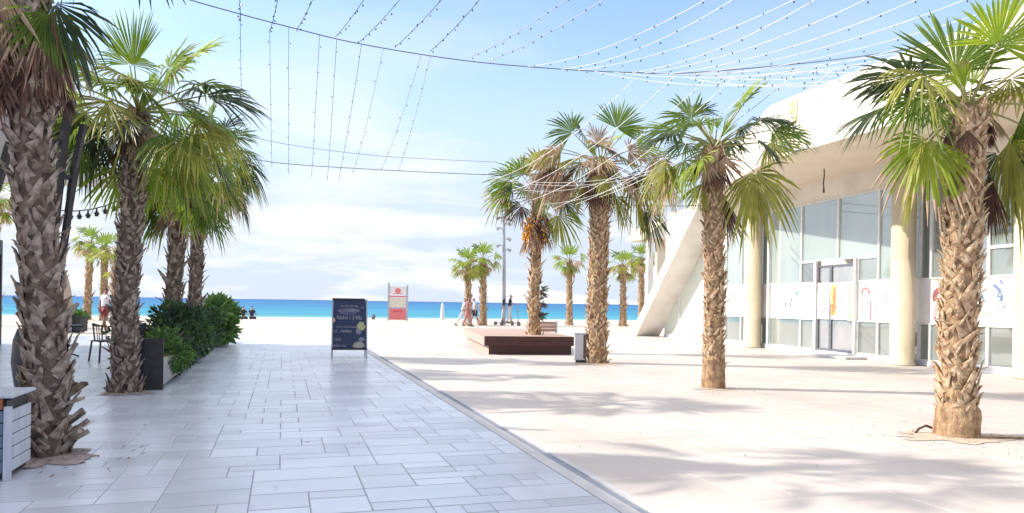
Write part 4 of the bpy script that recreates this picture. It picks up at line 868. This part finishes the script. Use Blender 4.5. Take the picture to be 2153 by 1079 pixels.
# planters of the hedge row
row0 = V((-1.72, 12.3, 0)); row1 = V((-1.82, 25.8, 0)); nb_ = 6; L_ = (row1-row0).length/nb_; rdir = (row1-row0).normalized(); rr = atan2(rdir.y, rdir.x)-pi/2
words = ['first (nearest)', 'second', 'third', 'fourth', 'fifth', 'sixth (farthest)']
M_TROUGH = mat('grey_trough', (.40, .41, .42), (.33, .34, .35), .7, 3, .1)
for i in range(nb_):
    p = row0 + rdir*(L_*i)
    t = thing('planter_trough', ['nearest grey planter trough with black end panel beside the path', 'second planter trough from the near end of the hedge row', 'third planter trough from the near end of the hedge row', 'fourth planter trough from the near end of the hedge row', 'fifth planter trough from the near end of the hedge row', 'farthest planter trough at the beach end of the hedge row'][i], 'planter', p, rr, 'planter troughs in the hedge row')
    m_ = MB(); m_.box((-.55, .05, .06), (0, L_-.04, .44)); m_.build('trough', M_TROUGH, t, bevel=.01)
    m_ = MB(); m_.box((-.57, .0, .0), (.01, .045, .78)); m_.build('end_panel', M_BLACK, t)
    if i == nb_-1: m_ = MB(); m_.box((-.57, L_-.035, .0), (.01, L_+.01, .78)); m_.build('end_panel', M_BLACK, t)
    if i == 0: m_ = MB(); m_.box((-.6, .05, .44), (-.56, L_-.04, .95)); m_.build('back_screen', M_BLACK, t)
    for yy in (.25, L_-.35):
        m_ = MB(); m_.box((-.5, yy, 0), (-.02, yy+.12, .06)); m_.build('foot', M_BLACK, t)
    m_ = MB(); m_.box((-.53, .07, .40), (-.02, L_-.06, .445)); m_.build('soil', M_SOIL, t)
r = random.Random(19)
def shrub(label, s, o, hgt, rx, ry, n, size, mis, hang=0, seed=1, stems=7, up=.4, z0=.42):
    r = random.Random(seed); p = row0 + rdir*s + V((o, 0, z0)); t = thing('shrub', label, 'shrub', p, rr, 'shrubs in the hedge row')
    m_ = MB()
    for k in range(stems):
        a = r.uniform(0, 2*pi); m_.tube([(0, 0, -.02), (rx*.3*cos(a), ry*.3*sin(a), hgt*.45), (rx*.8*cos(a), ry*.8*sin(a), hgt*.85)], [.012, .008, .004], 4, 3)
    m_.build('stem', M_LF, t)
    m_ = MB()
    for k in range(9):
        a = r.uniform(0, 2*pi); q = r.uniform(0, .6); f = r.uniform(.45, .75)
        leaves_blob(m_, (rx*q*cos(a), ry*q*sin(a), hgt*r.uniform(.25, .8)), rx*f, ry*f, hgt*.28, n//9, size, mis, r, up)
    if hang:
        leaves_blob(m_, (.22, 0, -.02), .22, ry*.95, .22, hang, size, mis, r, -.5)
    m_.build('foliage', M_LF, t); return t
shrub('low fern-like plant spilling over the nearest trough', 1.5, -.2, .42, .36, .9, 1500, .10, (0, 0, 1), hang=900, seed=2, up=.1)
shrub('dark bushy shrub in the second trough, below the left twin palm', 3.2, -.25, .8, .45, 1.0, 1700, .13, (2, 2, 0), hang=300, seed=3)
shrub('mid green shrub spilling toward the path from the third trough', 5.3, -.2, .7, .45, 1.1, 1600, .13, (0, 2, 0), hang=600, seed=4)
shrub('dark tangled shrub round the right twin palm', 7.3, -.25, .8, .45, 1.1, 1500, .14, (2, 0, 2), hang=200, seed=5)
shrub('dark shrub in the fifth trough', 9.2, -.2, .7, .5, 1.0, 1400, .14, (2, 0, 0), hang=200, seed=6)
shrub('big bright green spiky shrub at the beach end of the row', 11.2, .0, .9, .45, 1.2, 2000, .26, (0, 1, 1, 0), hang=250, seed=7, stems=14)
shrub('thin leafy sprig rising behind the near planter end', 2.3, -.9, 1.05, .25, .3, 260, .12, (2, 2, 0), seed=8, stems=5, z0=0)

# barrel, near box, poles, parasols
p = G(84, 838); m_ = MB(); br = thing('black_barrel_planter', 'black rounded barrel pot behind the nearest palm trunk', 'pot', p)
m_.lathe([(.24, 0), (.30, .2), (.34, .5), (.32, .8), (.27, .95), (.24, .95), (.24, .88)], n=28); m_.build('pot', M_BLACK, br, smooth=True)
bx = thing('planter_box', 'blue and skylight-tinted white slatted wooden planter box at the lower left corner', 'planter', (-1.95, 6.46, 0))
M_SLAT = mat('skylit_white_wood', (.56, .60, .68), (.44, .48, .56), .6, 3, .2, 20, stretch=(6, 6, 1)); M_SLATB = mat('blue_painted_wood', (.14, .20, .30), (.09, .14, .22), .6, 3, .2, 20)  # pale slats are white wood with blue skylight put into the colour
m_ = MB()
for k in range(5): m_.box((-.02, .03, .06+k*.095), (0, .5, .147+k*.095))
m_.build('side_slats', M_SLAT, bx, bevel=.004)
m_ = MB()
for k in range(5): m_.box((-.85, .0, .06+k*.095), (-.045, .02, .147+k*.095))
m_.build('front_slats', M_SLATB, bx, bevel=.004)
m_ = MB(); m_.box((-.04, -.01, 0), (.01, .028, .56)); m_.build('corner_post', M_SLAT, bx, bevel=.004)
m_ = MB(); m_.box((-.85, -.02, .54), (-.045, .0, .62)); m_.build('rust_rail', mat('rust_orange_rail', (.42, .12, .035), (.28, .07, .03), .7, 9), bx)
m_ = MB(); m_.box((-.88, -.03, .625), (.03, .52, .65)); m_.build('rim', M_SLAT, bx, bevel=.006)
m_ = MB(); m_.box((-.84, .03, .02), (-.03, .49, .60)); m_.build('liner', M_BLACK, bx)
fr = thing('leaning_steel_frame', 'black leaning steel posts joined by a crossbar behind the nearest palm', 'frame', G(70, 868))
o_ = G(70, 868)
def rel(x, y, d): return A(x, y, d)-o_
m_ = MB(); m_.beam((0, 0, 0), rel(137, 275, 8.6), .075, .075); m_.beam(rel(137, 275, 8.6), rel(150, 210, 8.6), .075, .075); m_.build('post', M_BLACK, fr)
m_ = MB(); m_.beam((.08, 0, 0), rel(157, 352, 8.7), .06, .06); m_.beam(rel(157, 352, 8.7), rel(176, 262, 8.7), .06, .06); m_.build('post', M_BLACK, fr)
m_ = MB(); m_.beam(rel(122, 373, 8.62), rel(153, 373, 8.7), .06, .05); m_.build('crossbar', M_BLACK, fr)
m_ = MB(); m_.beam(rel(-30, 470, 8.6), rel(22, 300, 8.6), .07, .07); m_.beam(rel(22, 300, 8.6), rel(130, 300, 8.6), .06, .06); m_.beam((-.62, 0, 0), rel(-30, 470, 8.6), .07, .07); m_.build('brace', M_BLACK, fr)
def parasol(label, x, yb, yt, m, wd):
    p = G(x, yb, 0); d = p.dot(FWD); h_ = A(x, yt, d).z; t = thing('folded_parasol', label, 'parasol', p, 0, 'folded beach parasols')
    m_ = MB(); m_.tube([(0, 0, 0), (0, 0, h_)], .03, 8); m_.lathe([(.25, 0), (.25, .06), (.05, .08)], n=14); m_.build('pole', M_CONC, t)
    m_ = MB(); n = 16; vs = []; fs_ = []; prof = [(wd*.9, .75), (wd, 1.1), (wd*.8, h_*.65), (wd*.5, h_*.85), (.03, h_+.05)]
    for rr_, z in prof:
        for k in range(n): a = 2*pi*k/n; q = rr_*(1 if k % 2 else .72); vs.append((q*cos(a), q*sin(a), z))
    for i in range(len(prof)-1):
        for k in range(n): fs_.append((i*n+k, i*n+(k+1) % n, (i+1)*n+(k+1) % n, (i+1)*n+k))
    m_.add(vs, fs_); m_.build('canopy', m, t); return t
parasol('folded beige parasol beyond the terrace, left of the leaning far palm', 134, 690, 570, mat('beige_canvas', (.50, .40, .30), (.40, .32, .24), .8), .34)
parasol('folded pale red parasol right beside the nearest palm trunk', 106, 690, 588, mat('red_canvas', (.48, .14, .15), None, .8), .28)
p = G(150, 685); t = shrub('dark green bush beyond the far planter boxes', 0, 0, .9, .5, .5, 500, .2, (2, 0), seed=31); t.location = G(160, 690); t['group'] = 'bushes beyond the terrace'
p = G(128, 690)

# ------------------------------------------------------------------ cables and light strings
bulb_me = None
def catenary(p, q, sag, n=18):
    p = V(p); q = V(q); return [p.lerp(q, t/n) - UP*(4*sag*(t/n)*(1-t/n)) for t in range(n+1)]
def cable(name, label, pts, rad, m, group=None, cat='cable'):
    mb = MB(); mb.tube(pts, rad, 5); return tag(mb.build(name, m), label, cat, group)
def smooth_pts(P_, k=8):
    out_ = []
    for i in range(len(P_)-1):
        p0 = P_[max(i-1, 0)]; p1 = P_[i]; p2 = P_[i+1]; p3 = P_[min(i+2, len(P_)-1)]
        for j in range(k):
            t = j/k; out_.append(.5*((2*p1) + (p2-p0)*t + (2*p0-5*p1+4*p2-p3)*t*t + (3*p1-p0-3*p2+p3)*t**3))
    out_.append(P_[-1]); return out_
CA = smooth_pts([A(330, -22, 10.6), A(430, 9, 10.8), A(600, 55, 11.4), A(760, 93, 12.0), A(980, 128, 12.3), A(1200, 147, 12.5), A(1340, 153, 12.5), A(1440, 154, 12.4), A(1700, 132, 11.6), A(1930, 100, 10.4), A(2153, 52, 9.4), A(2260, 25, 9)])
cable('overhead_cable', 'main dark cable sagging across the plaza from the left palms to the right', CA, .009, M_WIRE)
CB = smooth_pts([A(470, 318, 17.6), A(570, 341, 17.6), A(760, 355, 17.5), A(1010, 367, 17.4), A(1120, 366, 17.3), A(1260, 345, 17.2), A(1480, 318, 14), A(1500, 310, 12.9)])
cable('overhead_cable', 'lower cable with lights between the twin palms and the right palms', CB, .009, M_WIRE)
cable('overhead_cable', 'faint thin cable just above the lower cable on the left', smooth_pts([A(480, 275, 18.3), A(600, 303, 18.3), A(800, 328, 18.2), A(1045, 341, 18)]), .009, mat('pale_grey_wire', (.42, .45, .55)))
cable('utility_wire', 'upper of two level wires between the thick palm and the building', catenary(A(1262, 413, 17.6), A(1500, 413, 24), .05), .014, M_WIRE, 'level wires')
cable('utility_wire', 'lower of two level wires between the thick palm and the building', catenary(A(1262, 428, 17.6), A(1500, 431, 24), .05), .014, M_WIRE, 'level wires')
def bulb_mesh(s):
    mb = MB(); mb.add([(s,0,0),(-s,0,0),(0,s,0),(0,-s,0),(0,0,s),(0,0,-s*1.9)], [(0,2,4),(2,1,4),(1,3,4),(3,0,4),(2,0,5),(1,2,5),(3,1,5),(0,3,5)]); me = bpy.data.meshes.new('bulb')
    me.from_pydata(mb.v, [], mb.f); me.materials.append(M_BULB); return me
BM = bulb_mesh(.014); BMW = BM.copy(); BMW.materials[0] = mat('clear_bulb', (.35, .38, .36), None, .3); BMS = bulb_mesh(.012)
def string(label, pts, rad, m, group, nb=14, bm=None, seed=0, jit=.03):
    r = random.Random(seed); t = thing('light_string', label, 'string lights', pts[0], 0, group); o = V(pts[0])
    q = [p - o for p in pts]; mb = MB(); mb.tube(q, rad, 4); mb.build('wire', m, t)
    for k in range(nb):
        f = (k+.5)/nb*(len(q)-1); i = min(int(f), len(q)-2); p = q[i].lerp(q[i+1], f-i)
        b_ = bpy.data.objects.new('bulb', bm or BM); COL.objects.link(b_); b_.parent = t; b_.location = p + V((r.uniform(-jit, jit), 0, -.02+r.uniform(-jit, jit))); b_.rotation_euler = (r.uniform(-1, 1), r.uniform(-1, 1), 0)
ORD = ['first', 'second', 'third', 'fourth', 'fifth', 'sixth', 'seventh', 'eighth', 'ninth', 'tenth', 'eleventh', 'twelfth', 'thirteenth', 'fourteenth', 'fifteenth', 'sixteenth']
# 1 dark strings above the main cable
up_l = [((503, -70), (506, 45)), ((600, -80), (567, 68)), ((690, -80), (622, 66)), ((812, -80), (706, 77)), ((905, -85), (752, 92)), ((995, -85), (830, 100)), ((1070, -80), (905, 108)), ((1230, -30), (985, 122)), ((1330, -40), (1030, 128))]
for i, (a, b_) in enumerate(up_l):
    string(f'dark light string above the main cable, {ORD[i]} from the left', catenary(A(*a, 9.6), A(*b_, 11.4+.1*i), .07), .006, M_WIRE if i < 7 else mat('pale_wire_%s' % ORD[i], (.5, .55, .65)), 'dark strings above the main cable', 13, seed=i)
# 2 hanging strings between the cables
dn_l = [((505, 35), (508, 190)), ((567, 60), (572, 350)), ((607, 58), (607, 366)), ((672, 72), (655, 372)), ((708, 82), (688, 382)), ((760, 94), (712, 378)), ((806, 102), (742, 366)), ((885, 117), (800, 360)), ((905, 119), (836, 362))]
for i, (a, b_) in enumerate(dn_l):
    string(f'thin light string dropping between the two cables, {ORD[i]} from the left', catenary(A(*a, 11.6), A(*b_, 17.3), .12), .0048, M_WIRE if i < 6 else mat('faint_wire_%s' % ORD[i], (.42, .46, .58)), 'strings dropping to the lower cable', 9, BMS, seed=20+i)
# 3 white strings rising to the upper right
ur_l = [((1110, 140), (1500, -10)), ((1180, 146), (1540, 0)), ((1215, 148), (1700, -15)), ((1330, 153), (1730, -10)), ((1355, 154), (1860, -20)), ((1400, 156), (1960, -15)), ((1440, 158), (2080, -20)), ((1480, 160), (2190, -15)), ((1530, 164), (2200, 10)), ((1600, 158), (2210, 40)), ((1700, 150), (2210, 80)), ((1250, 150), (1800, 165)), ((1450, 165), (1960, 150)), ((1290, 152), (1900, 120)), ((1500, 163), (2060, 105)), ((1380, 156), (2150, 60))]
for i, (a, b_) in enumerate(ur_l):
    string(f'{ORD[i]} from the left of the white light strings fanning to the upper right', catenary(A(*a, 12.4), A(*b_, 9.0), .16), .0052, M_WWIRE, 'white strings fanning to the upper right', 10, BM, seed=40+i)
# 4 white strings over the right palms
rp_l = [((1420, 158), (1080, 400)), ((1490, 162), (1120, 420)), ((1545, 160), (1150, 445)), ((1620, 152), (1210, 430)), ((1680, 148), (1260, 415)), ((1760, 140), (1330, 400)), ((1830, 128), (1400, 370)), ((1330, 170), (1030, 380))]
for i, (a, b_) in enumerate(rp_l):
    string(f'{ORD[i]} from the left of the white light strings slanting down over the right palms', catenary(A(*a, 11.9), A(*b_, 16.5), .25), .0052, M_WWIRE, 'white strings slanting over the right palms', 8, BMW, seed=60+i)
sw = [((1030, 372), (1420, 345), .25), ((1060, 380), (1500, 320), .35), ((1100, 400), (1350, 350), .2), ((1140, 430), (1400, 340), .2)]
for i, (a, b_, s_) in enumerate(sw):
    string(f'white light string sagging through the dry palm crown, {ORD[i]} from the top', catenary(A(*a, 16.4), A(*b_, 16.0), s_), .0052, M_WWIRE, 'white strings tangled in the palm crowns', 8, BMW, seed=80+i)
# festoon of lamps under the canopy
pts = catenary(A(95, 437, 12.5), A(258, 418, 12.5), .12)
t = thing('festoon_lights', 'dark festoon wire with shaded bulbs between the nearest and flared palms', 'string lights', pts[0]); m_ = MB(); m_.tube([p-pts[0] for p in pts], .01, 5); m_.build('wire', M_BLACK, t)
for k in (6, 8, 10, 12, 14, 16):
    m_ = MB(); p = pts[k]-pts[0]; m_.lathe([(.012, 0), (.015, -.05), (.05, -.1), (.03, -.105), (.03, -.14)], p, 10); m_.build('lamp', M_BLACK, t)
